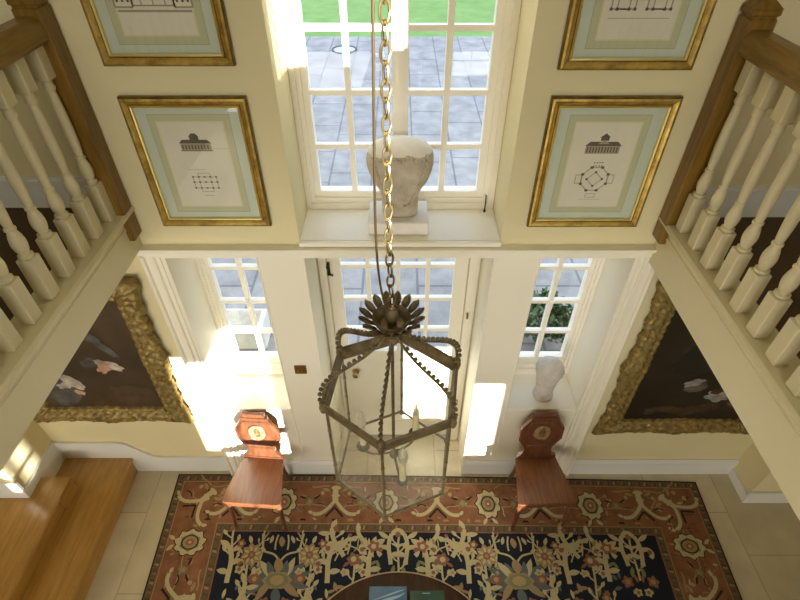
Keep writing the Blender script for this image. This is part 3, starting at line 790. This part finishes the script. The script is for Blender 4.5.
q.lathe([(.008,3.165),(.02,3.175),(.03,3.19),(.024,3.205),(.034,3.228),(.05,3.258),(.058,3.276),(.055,3.279),(.048,3.27),(.034,3.252),(.012,3.248)],(0,0,-ZB-.016),24)
q.lathe([(.012,3.235),(.014,3.27),(.02,3.28),(.018,3.30),(.008,3.31)],(0,0,-ZB-.016),12)
cr=lbuild(q,'crown',M['iron'],smooth=True)
NLf=16
for k in range(NLf):
    a=2*PI*(k+.5)/NLf; q=MB()
    def lf(i,j):
        u=i/8; v=(j-2)/2
        w=.0032+.0098*math.sin(PI*min(1,u**1.25))**.9 if i<8 else .0012
        r=.050+.047*u; z=3.240+.036*u - .004*(1-abs(v))+.004*abs(math.sin(u*14))*abs(v)
        return (r*math.cos(a)-v*w*math.sin(a), r*math.sin(a)+v*w*math.cos(a), z-ZB)
    q.grid(lf,9,5)
    vs=list(q.v); n0=len(vs)
    q.add([(x*1.0,y*1.0,z-.003) for x,y,z in vs],[tuple(reversed(f)) for f in q.f])
    q.build('crown_leaf',M['iron'],cr,smooth=True)
q=MB()
q.tube([(0,0,3.2-ZB),(0,0,2.535-ZB)],.0055,8); q.lathe([(.004,-.03),(.014,-.02),(.018,-.004),(.012,.01),(.006,.02)],(0,0,2.535-ZB),12)
cl=lbuild(q,'centre_rod',M['iron'],smooth=True)
for an in (-74,46,166):
    a=math.radians(an); rr=.122; c=(rr*math.cos(a),rr*math.sin(a))
    q=MB(); path=bez([(0,0,2.55-ZB),(c[0]*.45,c[1]*.45,2.49-ZB),(c[0],c[1],2.47-ZB),(c[0],c[1],2.528-ZB)],10)
    q.tube(path,.0048,6)
    q.lathe([(.006,2.52-ZB),(.022,2.527-ZB),(.027,2.538-ZB),(.022,2.538-ZB),(.014,2.534-ZB),(.013,2.555-ZB),(.004,2.556-ZB)],(c[0],c[1],0),14)
    cb=lbuild(q,'candle_arm',M['iron'],smooth=True)
    q=MB(); q.lathe([(.0125,2.545-ZB),(.0125,2.665-ZB),(.008,2.668-ZB)],(c[0],c[1],0),14); q.build('candle_tube',M['candle'],cb,smooth=True)
    q=MB(); q.lathe([(.009,2.668-ZB),(.0175,2.685-ZB),(.0185,2.70-ZB),(.015,2.73-ZB),(.007,2.757-ZB),(.0015,2.768-ZB)],(c[0],c[1],0),14); q.build('bulb',M['bulb'],cb,smooth=True)
    q=MB(); q.lathe([(.008,2.668-ZB),(.009,2.684-ZB),(.004,2.69-ZB),(.002,2.72-ZB)],(c[0],c[1],0),8); q.build('bulb_stem',M['candle'],cb,smooth=True)
q=MB(); z=3.30; k=0          # chain
while z<6.18:
    c=Vector((0,0,z+.0235-ZB)); pts=[]
    for i in range(18):
        a=2*PI*i/18; u=.0105*math.cos(a); v=.0225*math.sin(a)
        rot=k%2*PI/2+.5
        pts.append((c.x-.005*min(1,(z-3.3)/.2)+u*math.cos(rot),c.y+u*math.sin(rot),c.z+v))
    q.tube(pts,.0031,6,0,closed=True); z+=.0365; k+=1
lbuild(q,'chain',M['chain'],smooth=True)
q=MB(); q.tube(bez([(-.010,.0,3.27-ZB),(-.038,-.012,3.40-ZB),(-.062,-.016,3.52-ZB),(-.016,-.012,3.9-ZB),(-.010,-.01,4.3-ZB),(-.014,-.01,5.4-ZB),(-.012,0,6.17-ZB)],40),.0032,8)
lbuild(q,'flex_cord',M['cord'],smooth=True)
q=MB(); q.lathe([(.05,6.2-ZB),(.05,6.185-ZB),(.02,6.16-ZB),(.006,6.15-ZB)],(0,0,0),20); lbuild(q,'ceiling_rose',M['chain'],smooth=True)

# ---------------------------------------------------------------- rug
RX0,RX1,RY0,RY1=-2.0,2.64,-3.35,-.025
rg=MB(); Z0=.0075
def warp(x,y):       # the back edge runs very slightly askew, as it lies in the photo
    u=(x-RX0)/(RX1-RX0); k=max(0,(y+1.2)/1.17) if y>-1.2 else 0
    y2=y-.075*u*u*k
    e=(-.035-y)/1.0
    x2=x+ (max(0,1-u*2)*.045*min(e,1.1)) - max(0,u*2-1)*.05*min(e,1.1)
    return x2,y2
lay=[0]
def rp(pts,k,dz):
    rg.face([(*warp(*p),Z0+dz) for p in pts],RI[k])
def rrect(x0,x1,y0,y1,k,dz):
    # subdivided so that the warp stays smooth
    nx=max(1,int((x1-x0)/.25)); ny=max(1,int((y1-y0)/.25))
    for i in range(nx):
        for j in range(ny):
            a=x0+(x1-x0)*i/nx; b=x0+(x1-x0)*(i+1)/nx; c=y0+(y1-y0)*j/ny; d=y0+(y1-y0)*(j+1)/ny
            rp([(a,c),(b,c),(b,d),(a,d)],k,dz)
def nest(i0,k,dz): rrect(RX0+i0,RX1-i0,RY0+i0,RY1-i0,k,dz)
# body
bx=MB()
rrect(RX0,RX1,RY0,RY1,'dark',0)
N_=18
for side in range(4):
    P=[]
    for i in range(N_+1):
        u=i/N_
        if side==0: p=(RX0+(RX1-RX0)*u,RY1)
        elif side==1: p=(RX1,RY1+(RY0-RY1)*u)
        elif side==2: p=(RX1+(RX0-RX1)*u,RY0)
        else: p=(RX0,RY0+(RY1-RY0)*u)
        P.append(warp(*p))
    for i in range(N_): rg.face([(*P[i],0.0005),(*P[i+1],0.0005),(*P[i+1],Z0),(*P[i],Z0)],RI['dark'])
E_=.0006
nest(.012,'guard',E_); nest(.068,'tan',E_*1.5); nest(.076,'red',E_*2)
BW=.445        # inner side of the red border
nest(BW,'tan',E_*3); nest(BW+.008,'guard',E_*3.5); nest(BW+.064,'rust',E_*4); nest(BW+.074,'navy',E_*4.5)
rr=random.Random(11)
# guard stripe ticks
def guard_row(off,w,kinds,dz):
    step=.034
    for side in range(4):
        L=(RX1-RX0-2*off) if side in (0,2) else (RY1-RY0-2*off)
        n=int(L/step)
        for i in range(n):
            s=off+ (i+.5)*step; k=kinds[i%len(kinds)]; j=.012
            if side==0: c=(RX0+s,RY1-off); ax=(1,0)
            elif side==2: c=(RX0+s,RY0+off); ax=(1,0)
            elif side==1: c=(RX1-off,RY0+s); ax=(0,1)
            else: c=(RX0+off,RY0+s); ax=(0,1)
            nx=(-ax[1],ax[0]); sk=.006 if i%2 else -.006
            pts=[(-.011,-w),(.004,-w),(.011,w),(-.004,w)]
            rp([(c[0]+ax[0]*(a+sk)+nx[0]*b, c[1]+ax[1]*(a+sk)+nx[1]*b) for a,b in pts],k,dz)
guard_row(.040,.017,['mid','tan','mid','rust'],E_*2.2)
guard_row(BW+.036,.018,['mid','guard','mid','tan'],E_*4.2)
# motif toolkit: T maps local (u,v) to rug coordinates
def TT(c,ang=0,s=1,mx=1):
    ca,sa=math.cos(ang),math.sin(ang)
    return lambda u,v:(c[0]+s*(mx*u*ca-v*sa), c[1]+s*(mx*u*sa+v*ca))
CNT=[0]
def blob(T,pts,k,dz): rp([T(*p) for p in pts],k,dz+(CNT[0]%22)*1e-5)
def ell(T,cu,cv,a,b,k,dz,n=14,lob=0,amp=.2,rot=0):
    CNT[0]+=1
    pts=[]
    for i in range(n):
        t_=2*PI*i/n; r=1-(amp*(.5-.5*math.cos(t_*lob)) if lob else 0)
        x,y=a*r*math.cos(t_),b*r*math.sin(t_)
        pts.append((cu+x*math.cos(rot)-y*math.sin(rot),cv+x*math.sin(rot)+y*math.cos(rot)))
    # fan so that lobed outlines stay valid
    for i in range(n): blob(T,[(cu,cv),pts[i],pts[(i+1)%n]],k,dz)
def strip(T,path,w,k,dz,taper=False):
    CNT[0]+=1
    P=[Vector(p) for p in path]; n=len(P); L=[];Rr=[]
    for i in range(n):
        d=(P[min(i+1,n-1)]-P[max(i-1,0)]).normalized(); nn=Vector((-d.y,d.x)); ww=w/2*((1-.8*i/(n-1)) if taper else 1)
        L.append(P[i]+nn*ww); Rr.append(P[i]-nn*ww)
    for i in range(n-1): blob(T,[L[i],L[i+1],Rr[i+1],Rr[i]],k,dz)
def curve(pts,n=8): return [(p.x,p.y) for p in bez([(a,b,0) for a,b in pts],n)]
def leaf(T,p,ang,L,w,k,dz):
    CNT[0]+=1
    n=6; U=[];D=[]
    for i in range(n+1):
        u=i/n; x=L*u; y=w*math.sin(PI*u)**.8; b=.25*L*u*u
        for arr,s in ((U,1),(D,-1)):
            xx=x; yy=s*y*.5+b*.5
            arr.append((p[0]+xx*math.cos(ang)-yy*math.sin(ang),p[1]+xx*math.sin(ang)+yy*math.cos(ang)))
    for i in range(n): blob(T,[U[i],U[i+1],D[i+1],D[i]],k,dz)
B0=E_*2.6
def palmette(T,k1='cream'):       # shield shaped border palmette
    ell(T,0,0,.125,.15,'dark',B0,28,9,.22); ell(T,0,0,.115,.14,k1,B0+E_*.4,28,9,.22)
    ell(T,0,.0,.078,.092,'green',B0+E_*.8,18,6,.2); ell(T,0,0,.062,.074,'dark',B0+E_*1.2,16); ell(T,0,0,.052,.062,'tan',B0+E_*1.6,14)
    ell(T,0,.0,.028,.036,'rust',B0+E_*2,10); ell(T,0,.0,.012,.014,k1,B0+E_*2.4,8)
    leaf(T,(-.02,.13),2.2,.07,.03,k1,B0+E_*.4); leaf(T,(.02,.13),.9,.07,.03,k1,B0+E_*.4)
def bracket(T0,k1='cream'):        # forked arabesque with a chevron
    T=lambda u,v:T0(u*.9,v*.95)
    strip(T,curve([(-.19,-.10),(-.11,-.12),(-.06,-.06),(0,.02)]),.03,k1,B0)
    strip(T,curve([(.19,-.10),(.11,-.12),(.06,-.06),(0,.02)]),.03,k1,B0)
    strip(T,curve([(0,.0),(0,.05),(-.012,.08),(0,.14)]),.05,k1,B0+E_*.3)
    ell(T,0,.06,.04,.03,k1,B0+E_*.5,12,4,.3); ell(T,0,.13,.045,.02,k1,B0+E_*.5,12)
    for s in (-1,1):
        strip(T,[(s*.075,-.125),(s*.0,-.045)],.018,'dark',B0+E_*.8); leaf(T,(s*.19,-.10),PI/2-s*1.0,.05,.03,k1,B0+E_*.4)
        leaf(T,(s*.05,.10),PI/2-s*1.2,.08,.03,'tan',B0+E_*.2); ell(T,s*.12,.08,.018,.02,'gold',B0,8); 
        strip(T,curve([(s*.06,.145),(s*.12,.16),(s*.16,.12),(s*.22,.14)]),.013,'tan',B0)
        strip(T,curve([(s*.10,-.03),(s*.14,.0),(s*.18,-.03)]),.011,'dark',B0)
def scroll(T,k1='tan'):
    for s in (-1,1):
        strip(T,curve([(0,0),(s*.05,.05),(s*.10,.0),(s*.15,.05)]),.011,k1,B0); ell(T,s*.06,.07,.018,.016,'rust',B0+E_,9,5,.3); ell(T,s*.06,-.05,.022,.014,k1,B0,8)
        leaf(T,(s*.03,-.03),PI/2-s*2.0,.07,.02,'dark',B0)
    ell(T,0,.0,.03,.04,'green',B0+E_*.3,10,5,.2); ell(T,0,0,.014,.02,k1,B0+E_*.6,8)
mid=(.076+BW)/2
def border_run(p0,p1,inward,n,off=0):
    d=Vector((p1[0]-p0[0],p1[1]-p0[1])); ang=math.atan2(inward[1],inward[0])+PI/2
    for i in range(n):
        u=(i+.5)/n; c=(p0[0]+d.x*u,p0[1]+d.y*u)
        if (i+off)%4==0: bracket(TT((c[0]-inward[0]*.0,c[1]-inward[1]*.0),ang+PI,1.08))
        elif (i+off)%4==2: palmette(TT(c,ang,.98))
        else: scroll(TT(c,ang,1.0))
ix0,ix1,iy0,iy1=RX0+mid,RX1-mid,RY0+mid,RY1-mid
def corner(c,ang):
    T=TT(c,ang,1.05)
    bracket(TT(c,ang+PI,1.08)); ell(TT(c,0),.10,.09,.02,.025,'gold',B0,8)
corner((ix0,iy1),-PI*.75+PI/2-PI); corner((ix1,iy1),PI*.75-PI/2+PI)
corner((ix0,iy0),PI*.75); corner((ix1,iy0),-PI*.75)
border_run((ix0+.18,iy1),(ix1-.18,iy1),(0,1),17); border_run((ix0+.18,iy0),(ix1-.18,iy0),(0,-1),17)
border_run((ix0,iy1-.24),(ix0,iy0+.24),(1,0),11,2); border_run((ix1,iy1-.24),(ix1,iy0+.24),(-1,0),11,2)
rb=random.Random(21)
for _ in range(420):          # small leaves, buds and hooked stems that fill the red ground between the motifs
    if rb.random()<.7: p_=(rb.uniform(RX0+.12,RX1-.12), (RY1-rb.uniform(.11,.41)) if rb.random()<.5 else (RY0+rb.uniform(.11,.41)))
    else: p_=((RX0+rb.uniform(.11,.41)) if rb.random()<.5 else (RX1-rb.uniform(.11,.41)), rb.uniform(RY0+.45,RY1-.45))
    T_=TT(p_,rb.uniform(0,6.28)); kk=rb.choice(['tan','cream','green','tan','mid','rust'])
    if rb.random()<.6: leaf(T_,(0,0),0,rb.uniform(.03,.06),rb.uniform(.012,.022),kk,E_*2.25)
    else: strip(T_,curve([(0,0),(.03,.02),(.05,-.01),(.08,.015)],5),.008,kk,E_*2.25)
# little blue-black ticks along the inner side of the border
for i in range(30):
    x=ix0+.1+(ix1-ix0-.2)*i/29
    if i%3!=1: rp([(x-.03,RY1-BW+.022),(x+.03,RY1-BW+.022),(x+.018,RY1-BW+.04),(x-.018,RY1-BW+.04)],'tan' if i%2 else 'dark',B0)
# navy field
F0=E_*5.2
fx0,fx1,fy0,fy1=RX0+BW+.08,RX1-BW-.08,RY0+BW+.08,RY1-BW-.08
def rosette(T,r,k1,k2,k3,n=8):
    ell(T,0,0,r,r*1.12,k1,F0+E_,n*4,n,.28); 
    for i in range(n): a=2*PI*i/n; leaf(T,(.25*r*math.cos(a),.25*r*math.sin(a)),a,r*.6,r*.22,k3,F0+E_*1.4)
    ell(T,0,0,r*.34,r*.36,k2,F0+E_*1.8,10); ell(T,0,0,r*.16,r*.16,k1,F0+E_*2.2,8)
def lotus(T,s=1):       # big blue-leaved palmette
    for sx in (-1,1):
        for a,L,k in ((.15,.25,'blue'),(.55,.24,'blue'),(1.0,.20,'cream'),(-.35,.24,'blue'),(-.8,.20,'tan'),(1.3,.16,'blue')):
            leaf(T,(sx*.04,0),(a if sx>0 else PI-a),L,.06,k,F0+E_*.8)
        ell(T,sx*.19,.01,.055,.05,'rust',F0+E_*1.4,14,5,.3); ell(T,sx*.19,.01,.022,.02,'gold',F0+E_*1.8,8)
    ell(T,0,0,.13,.075,'tan',F0+E_*1.2,20,6,.2); ell(T,0,0,.095,.055,'green',F0+E_*1.5,16); ell(T,0,0,.06,.04,'gold',F0+E_*1.9,8)
    leaf(T,(0,-.05),-PI/2,.14,.08,'blue',F0+E_); leaf(T,(0,.05),PI/2,.13,.08,'tan',F0+E_)
def acanthus(T,k='cream'):
    strip(T,curve([(0,0),(.02,.08),(.07,.14),(.04,.24)]),.034,k,F0+E_*.6)
    strip(T,curve([(.05,.12),(.12,.14),(.14,.07),(.09,.05)]),.036,k,F0+E_*.6)
    leaf(T,(.045,.22),PI/2+.5,.10,.045,k,F0+E_*.6); leaf(T,(.05,.20),.2,.11,.04,k,F0+E_*.6); leaf(T,(.02,.06),2.5,.09,.04,k,F0+E_*.6)
    ell(T,.105,.095,.02,.02,'rust',F0+E_,8)
def branch(T,k='cream'):
    strip(T,curve([(0,-.18),(.015,-.05),(-.015,.06),(.01,.2)],10),.019,k,F0+E_*.5)
    for v,s in ((-.1,1),(-.03,-1),(.05,1),(.12,-1)):
        strip(T,curve([(0,v),(s*.035,v+.01),(s*.055,v+.05)]),.014,k,F0+E_*.5); leaf(T,(s*.05,v+.03),PI/2-s*.4,.065,.034,k,F0+E_*.6)
    ell(T,.0,.21,.03,.032,'rust',F0+E_,10,5,.3)
def flower(T,k1,k2,r=.04):
    ell(T,0,0,r,r,k1,F0+E_,20,5,.35); ell(T,0,0,r*.4,r*.4,k2,F0+E_*1.5,8)
def trellis(T,k='cream'):
    strip(T,[(-.17,.13),(-.15,-.0),(-.17,-.12)],.017,k,F0+E_*.5); strip(T,[(.17,.13),(.15,.0),(.17,-.12)],.017,k,F0+E_*.5)
    strip(T,curve([(-.16,.0),(-.1,-.04),(-.05,.0),(0,-.10)]),.015,k,F0+E_*.5); strip(T,curve([(.16,.0),(.1,-.04),(.05,.0),(0,-.10)]),.015,k,F0+E_*.5)
    strip(T,curve([(-.05,.0),(-.06,.06),(-.04,.12)]),.014,k,F0+E_*.5); strip(T,curve([(.05,.0),(.06,.06),(.04,.12)]),.014,k,F0+E_*.5)
    leaf(T,(0,.02),PI/2,.09,.05,'tan',F0+E_*.7); leaf(T,(-.1,.05),1.2,.07,.03,k,F0+E_*.7); leaf(T,(.1,.05),1.9,.07,.03,k,F0+E_*.7)
period=1.91
for row in range(3):
    yb_=fy1-.01-row*.78
    for cxi in range(-1,2):
        cx=cxi*period-.02
        for s in (1,-1):
            def place(fn,u,v,ang=0,sc_=1,*a):
                x=cx+s*u; y=yb_-v
                if fx0+.09<x<fx1-.09 and fy0+.1<y<fy1-.06: fn(TT((x,y),ang*s,sc_,s),*a)
            place(branch,.0 if s>0 else 9,.19,0,.9)
            place(acanthus,.06,.24,.2,1.0); place(acanthus,.16,.13,-.7,.95)
            place(flower,.20,.10,0,1,'rust','cream',.055); place(acanthus,.24,.36,.35,1.15); place(flower,.10,.36,0,1,'rust','tan',.05)
            place(acanthus,.44,.18,-.3,1.05); place(flower,.36,.20,0,1,'rust','cream',.058); place(branch,.55,.14,.15,.9); place(acanthus,.56,.38,.3,1.15)
            place(rosette,.72,.17,.2,1,.09,'tan','rust','cream'); place(branch,.71,.40,.1,.95); place(flower,.64,.28,0,1,'cream','rust',.04); place(flower,.79,.30,0,1,'cream','gold',.036)
            place(flower,.62,.08,0,1,'rust','cream',.04); place(branch,.78,.08,-.5,.5); place(acanthus,.62,.60,-.2,1.0); place(rosette,.76,.62,0,1,.075,'cream','rust','tan'); place(flower,.52,.52,0,1,'rust','tan',.05)
            place(trellis,.30,.10,.1,.62); place(flower,.88,.52,0,1,'rust','cream',.045)
            place(flower,.28,.30,0,1,'cream','rust',.04); place(branch,.36,.40,.1,.85)
            place(leaf_ if False else flower,.43,.30,0,1,'cream','gold',.035); place(flower,.42,.10,0,1,'cream','rust',.032)
            place(branch,.46,.12,.5,.6); place(flower,.30,.48,0,1,'rust','gold',.04); place(acanthus,.12,.52,PI-.3,1.0); place(flower,.04,.44,0,1,'cream','rust',.036)
            place(branch,.22,.60,-.4,.8); place(rosette,.0 if s>0 else 9,.62,0,1,.09,'rust','gold','cream'); place(flower,.40,.62,0,1,'tan','rust',.045)
        rl=random.Random(row*7+3)
        for _ in range(60):
            u,v,a,kk=rl.uniform(.02,.86),rl.uniform(.04,.74),rl.uniform(0,6.28),rl.choice(['cream','tan','rust','green','blue'])
            L_,w_=rl.uniform(.05,.09),rl.uniform(.02,.035)
            for s in (1,-1):
                x,y=cx+s*u,yb_-v
                if fx0+.08<x<fx1-.08 and fy0+.08<y<fy1-.05: leaf(TT((x,y),a*s,1,s),(0,0),.4,L_,w_,kk,F0+E_*.3)
        for dx in (period/2,):
            x=cx+dx; y=yb_
            if fx0+.2<x<fx1-.2:
                trellis(TT((x,y-.13))); 
                if y-.36>fy0+.15: lotus(TT((x,y-.36),0,.95))
                if y-.62>fy0+.15: trellis(TT((x,y-.60),PI,.9))
tag(rg.build('rug',RM),'large red bordered rug with navy floral field under the table and chairs','rug')

# ---------------------------------------------------------------- round table and books
TZ=.765; ZT0=.0105
t=thing('round_table','round dark polished table standing on the rug below the lantern','table',(-.005,-1.812,ZT0))
h=TZ-ZT0
q=MB(); q.lathe([(.60,h-.022),(.668,h-.019),(.676,h-.013),(.676,h-.004),(.670,h)],(0,0,0),96); q.build('tabletop',M['table'],t,smooth=True)
q=MB()
for r,z in ((.6745,h-.001),):
    pts=[(r*math.cos(2*PI*i/96),r*math.sin(2*PI*i/96),z) for i in range(96)]; q.tube(pts,.0045,6,0,closed=True)
q.build('rim_highlight',M['rimhighlight'],t,smooth=True)  # pale tube paints the highlight along the tabletop edge
q=MB(); q.lathe([(.10,.10),(.11,.13),(.06,.17),(.05,.25),(.075,.36),(.085,.42),(.055,.5),(.06,.6),(.12,h-.04),(.3,h-.022)],(0,0,0),24); q.build('pedestal',M['mahog_dark'],t,smooth=True)
for k in range(3):
    a=PI/2+2*PI*k/3+.5; q=MB(); path=bez([(.06*math.cos(a),.06*math.sin(a),.16),(.25*math.cos(a),.25*math.sin(a),.22),(.33*math.cos(a),.33*math.sin(a),.02),(.46*math.cos(a),.46*math.sin(a),.022)],12)
    q.tube(path,[.035-.0012*i for i in range(13)],10); q.build('leg',M['mahog_dark'],t,smooth=True)
def book(label, x0,x1,y0,y1,th,cov,art,rz):
    xc,yc=(x0+x1)/2,(y0+y1)/2
    t=thing('book',label,'book',(xc,yc,TZ+.0012),rz,'large books on the round table')
    w,d=(x1-x0)/2,(y1-y0)/2
    q=MB(); q.box(-w+.004,w-.005,-d+.005,d-.005,.003,th-.003); q.build('page_block',M['pages'],t)
    q=MB(); q.cbox(-w,w,-d,d,th-.003,th,.0012); q.box(-w,w,-d,d,0,.003); q.box(-w,-w+.004,-d,d,.003,th-.003)
    for poly,m in art:
        n_=len(poly); q.face([(p[0],p[1],th+.0004) for p in poly],m)
    q.build('cover',[cov,M['coverpale'],M['bookblue'],M['bookgreen']],t)
def swoosh(pts,w):
    P=curve(pts,10); return [(x,y+w*math.sin(PI*i/10)) for i,(x,y) in enumerate(P)]+[(x,y-w*math.sin(PI*i/10)) for i,(x,y) in reversed(list(enumerate(P)))]
book('blue covered book with pale swoosh lying on the round table',-.192,.042,-1.535,-1.232,.022,M['bookblue'],
     [(swoosh([(-.11,.03),(-.03,.09),(.05,.07),(.112,.12)],.009),1),(swoosh([(-.10,.07),(.0,.10),(.05,.12),(.11,.135)],.005),1),([(-.07,.0),(.07,.0),(.07,.05),(-.06,.055)],1),([(-.064,.006),(.064,.006),(.064,.044),(-.056,.048)],2)],0)
book('dark green covered book lying on the round table',.062,.275,-1.54,-1.256,.02,M['bookgreen'],
     [([(-.03,.125),(.02,.125),(.02,.130),(-.03,.130)],1)],0)

# ---------------------------------------------------------------- outside
sbox('terrace',[(-14,16,.44,14,-.3,-.1)],M['terrace'])
sbox('lawn',[(-40,40,14,70,-.34,-.13)],M['lawn'])
t=thing('drain_cover','round pale drain cover with dark ring set in the terrace','drain cover',(-1.53,12.72,-.1))
q=MB(); q.lathe([(.30,.0),(.30,.012),(.29,.014)],(0,0,0),32); q.build('lid',M['drainlid'],t)
q=MB(); q.tube([(.33*math.cos(2*PI*i/32),.33*math.sin(2*PI*i/32),.012) for i in range(32)],.022,6,0,closed=True); q.build('ring',M['drain'],t)
def shrub(label,c,r,hh,n,seed):
    rr=random.Random(seed); t=thing('shrub',label,'shrub',c,0,'shrubs against the house wall outside')
    q=MB()
    for i in range(n):
        a=rr.random()*2*PI; b=math.asin(rr.uniform(-.2,1)); d=(.55+.45*rr.random())
        p=Vector((r*d*math.cos(a)*math.cos(b),r*d*math.sin(a)*math.cos(b),hh*.5+hh*.5*d*math.sin(b)))
        u=Vector((rr.uniform(-1,1),rr.uniform(-1,1),rr.uniform(-.3,1))).normalized(); v=u.cross(Vector((rr.random(),rr.random(),rr.random()))).normalized()
        L=.07+.05*rr.random(); w=.03
        q.face([p,p+u*L*.5+v*w,p+u*L,p+u*L*.5-v*w])
    q.build('foliage',M['leaf'],t)
    q=MB()
    for k in range(4):
        a=k*1.7; q.tube([(0,0,0),(r*.3*math.cos(a),r*.3*math.sin(a),hh*.4),(r*.5*math.cos(a),r*.5*math.sin(a),hh*.75)],[.014,.01,.005],6)
    q.build('stem',M['mahog_dark'],t)
shrub('leafy green shrub outside, seen through the urn niche window',(1.62,1.75,-.1),.34,.62,900,2)
shrub('small green shrub outside behind the urn, nearer the door',(1.28,2.35,-.1),.2,.36,420,5)
def lavender(): pass
# pale stone trough outside the other niche window
t=thing('stone_trough','pale stone trough outside, seen through the sunlit niche window','trough',(-1.85,1.75,-.1))
q=MB(); q.cbox(-.32,.32,-.16,.16,0,.36,.015); q.build('basin',M['stonecap'],t)
q=MB(); q.box(-.27,.27,-.115,.115,.361,.366); q.build('soil',M['stone'],t)

# ---------------------------------------------------------------- light, camera
def sun():
    d=bpy.data.lights.new('sun','SUN'); d.energy=SUN_E; d.angle=math.radians(.35); d.color=(1,.97,.92)
    o=bpy.data.objects.new('sun',d); COL.objects.link(o)
    dirv=Vector((-AZ,1,-SLOPE)).normalized(); o.rotation_euler=dirv.to_track_quat('-Z','Y').to_euler(); o.location=(2,-12,5)
SUN_E=22; A1,A2,A3=235,180,5
sun()
def area(name,loc,target,sx,sy,e,col):
    d=bpy.data.lights.new(name,'AREA'); d.shape='RECTANGLE'; d.size=sx; d.size_y=sy; d.energy=e; d.color=col
    o=bpy.data.objects.new(name,d); COL.objects.link(o); o.location=loc
    o.rotation_euler=(Vector(target)-Vector(loc)).to_track_quat('-Z','Y').to_euler(); return o
# added fill lamps inside the back wall, wider than its windows
area('fill_rear_lower',(-1.4,YB+.05,1.35),(-1.0,0,1.2),6.6,2.0,A1,(1,.98,.94))
area('fill_rear_upper',(0,YB+.05,4.7),(0,0,3.6),4.6,1.7,A2,(1,.98,.92))
area('fill_rear_stairs',(-2.9,YB+.05,1.6),(-1,0,1.0),2.4,1.3,A3,(1,.98,.93))
def portal(x0,x1,z0,z1,y,out):
    d=bpy.data.lights.new('window_portal','AREA'); d.shape='RECTANGLE'; d.size=x1-x0; d.size_y=z1-z0; d.cycles.is_portal=True
    o=bpy.data.objects.new('window_portal',d); COL.objects.link(o); o.location=((x0+x1)/2,y,(z0+z1)/2)
    o.rotation_euler=Vector((0,out,0)).to_track_quat('-Z','Y').to_euler()
for a in ((-.5,.5,2.67,4.4),(-1.32,-.9,1.15,2.36),(.9,1.32,1.15,2.36),(gx0,gx1,gz0,gz1)): portal(*a,.46,-1)

w=bpy.data.worlds.new('world'); sc.world=w; w.use_nodes=True
N=w.node_tree.nodes; L=w.node_tree.links; bg=N['Background']
tc=N.new('ShaderNodeTexCoord'); sp=N.new('ShaderNodeSeparateXYZ'); L.new(tc.outputs['Generated'],sp.inputs[0])
rp_=N.new('ShaderNodeValToRGB'); L.new(sp.outputs['Z'],rp_.inputs[0])
rp_.color_ramp.elements[0].position=0; rp_.color_ramp.elements[0].color=(.95,.93,.90,1)
rp_.color_ramp.elements[1].position=.6; rp_.color_ramp.elements[1].color=(.62,.76,1.0,1)
L.new(rp_.outputs[0],bg.inputs[0]); bg.inputs[1].default_value=2.5

cam=bpy.data.cameras.new('camera'); co=bpy.data.objects.new('camera',cam); COL.objects.link(co)
cam.sensor_width=36; cam.lens=516/800*36; cam.clip_start=.05; cam.clip_end=300
co.location=(0,-2.436,4.3); co.rotation_euler=(math.radians(90-42.04),0,0)
sc.camera=co
vs=sc.view_settings; vs.view_transform='Standard'; vs.look='None'; vs.exposure=.18; vs.gamma=1
try: vs.use_curve_mapping=False
except Exception: pass
cy=sc.cycles; cy.use_denoising=True; cy.max_bounces=10; cy.diffuse_bounces=6; cy.transparent_max_bounces=24; cy.glossy_bounces=4
cy.sample_clamp_indirect=6; cy.caustics_reflective=False; cy.caustics_refractive=False
try: cy.denoiser='OPENIMAGEDENOISE'; cy.denoising_input_passes='RGB_ALBEDO_NORMAL'; cy.denoising_prefilter='ACCURATE'
except Exception: pass
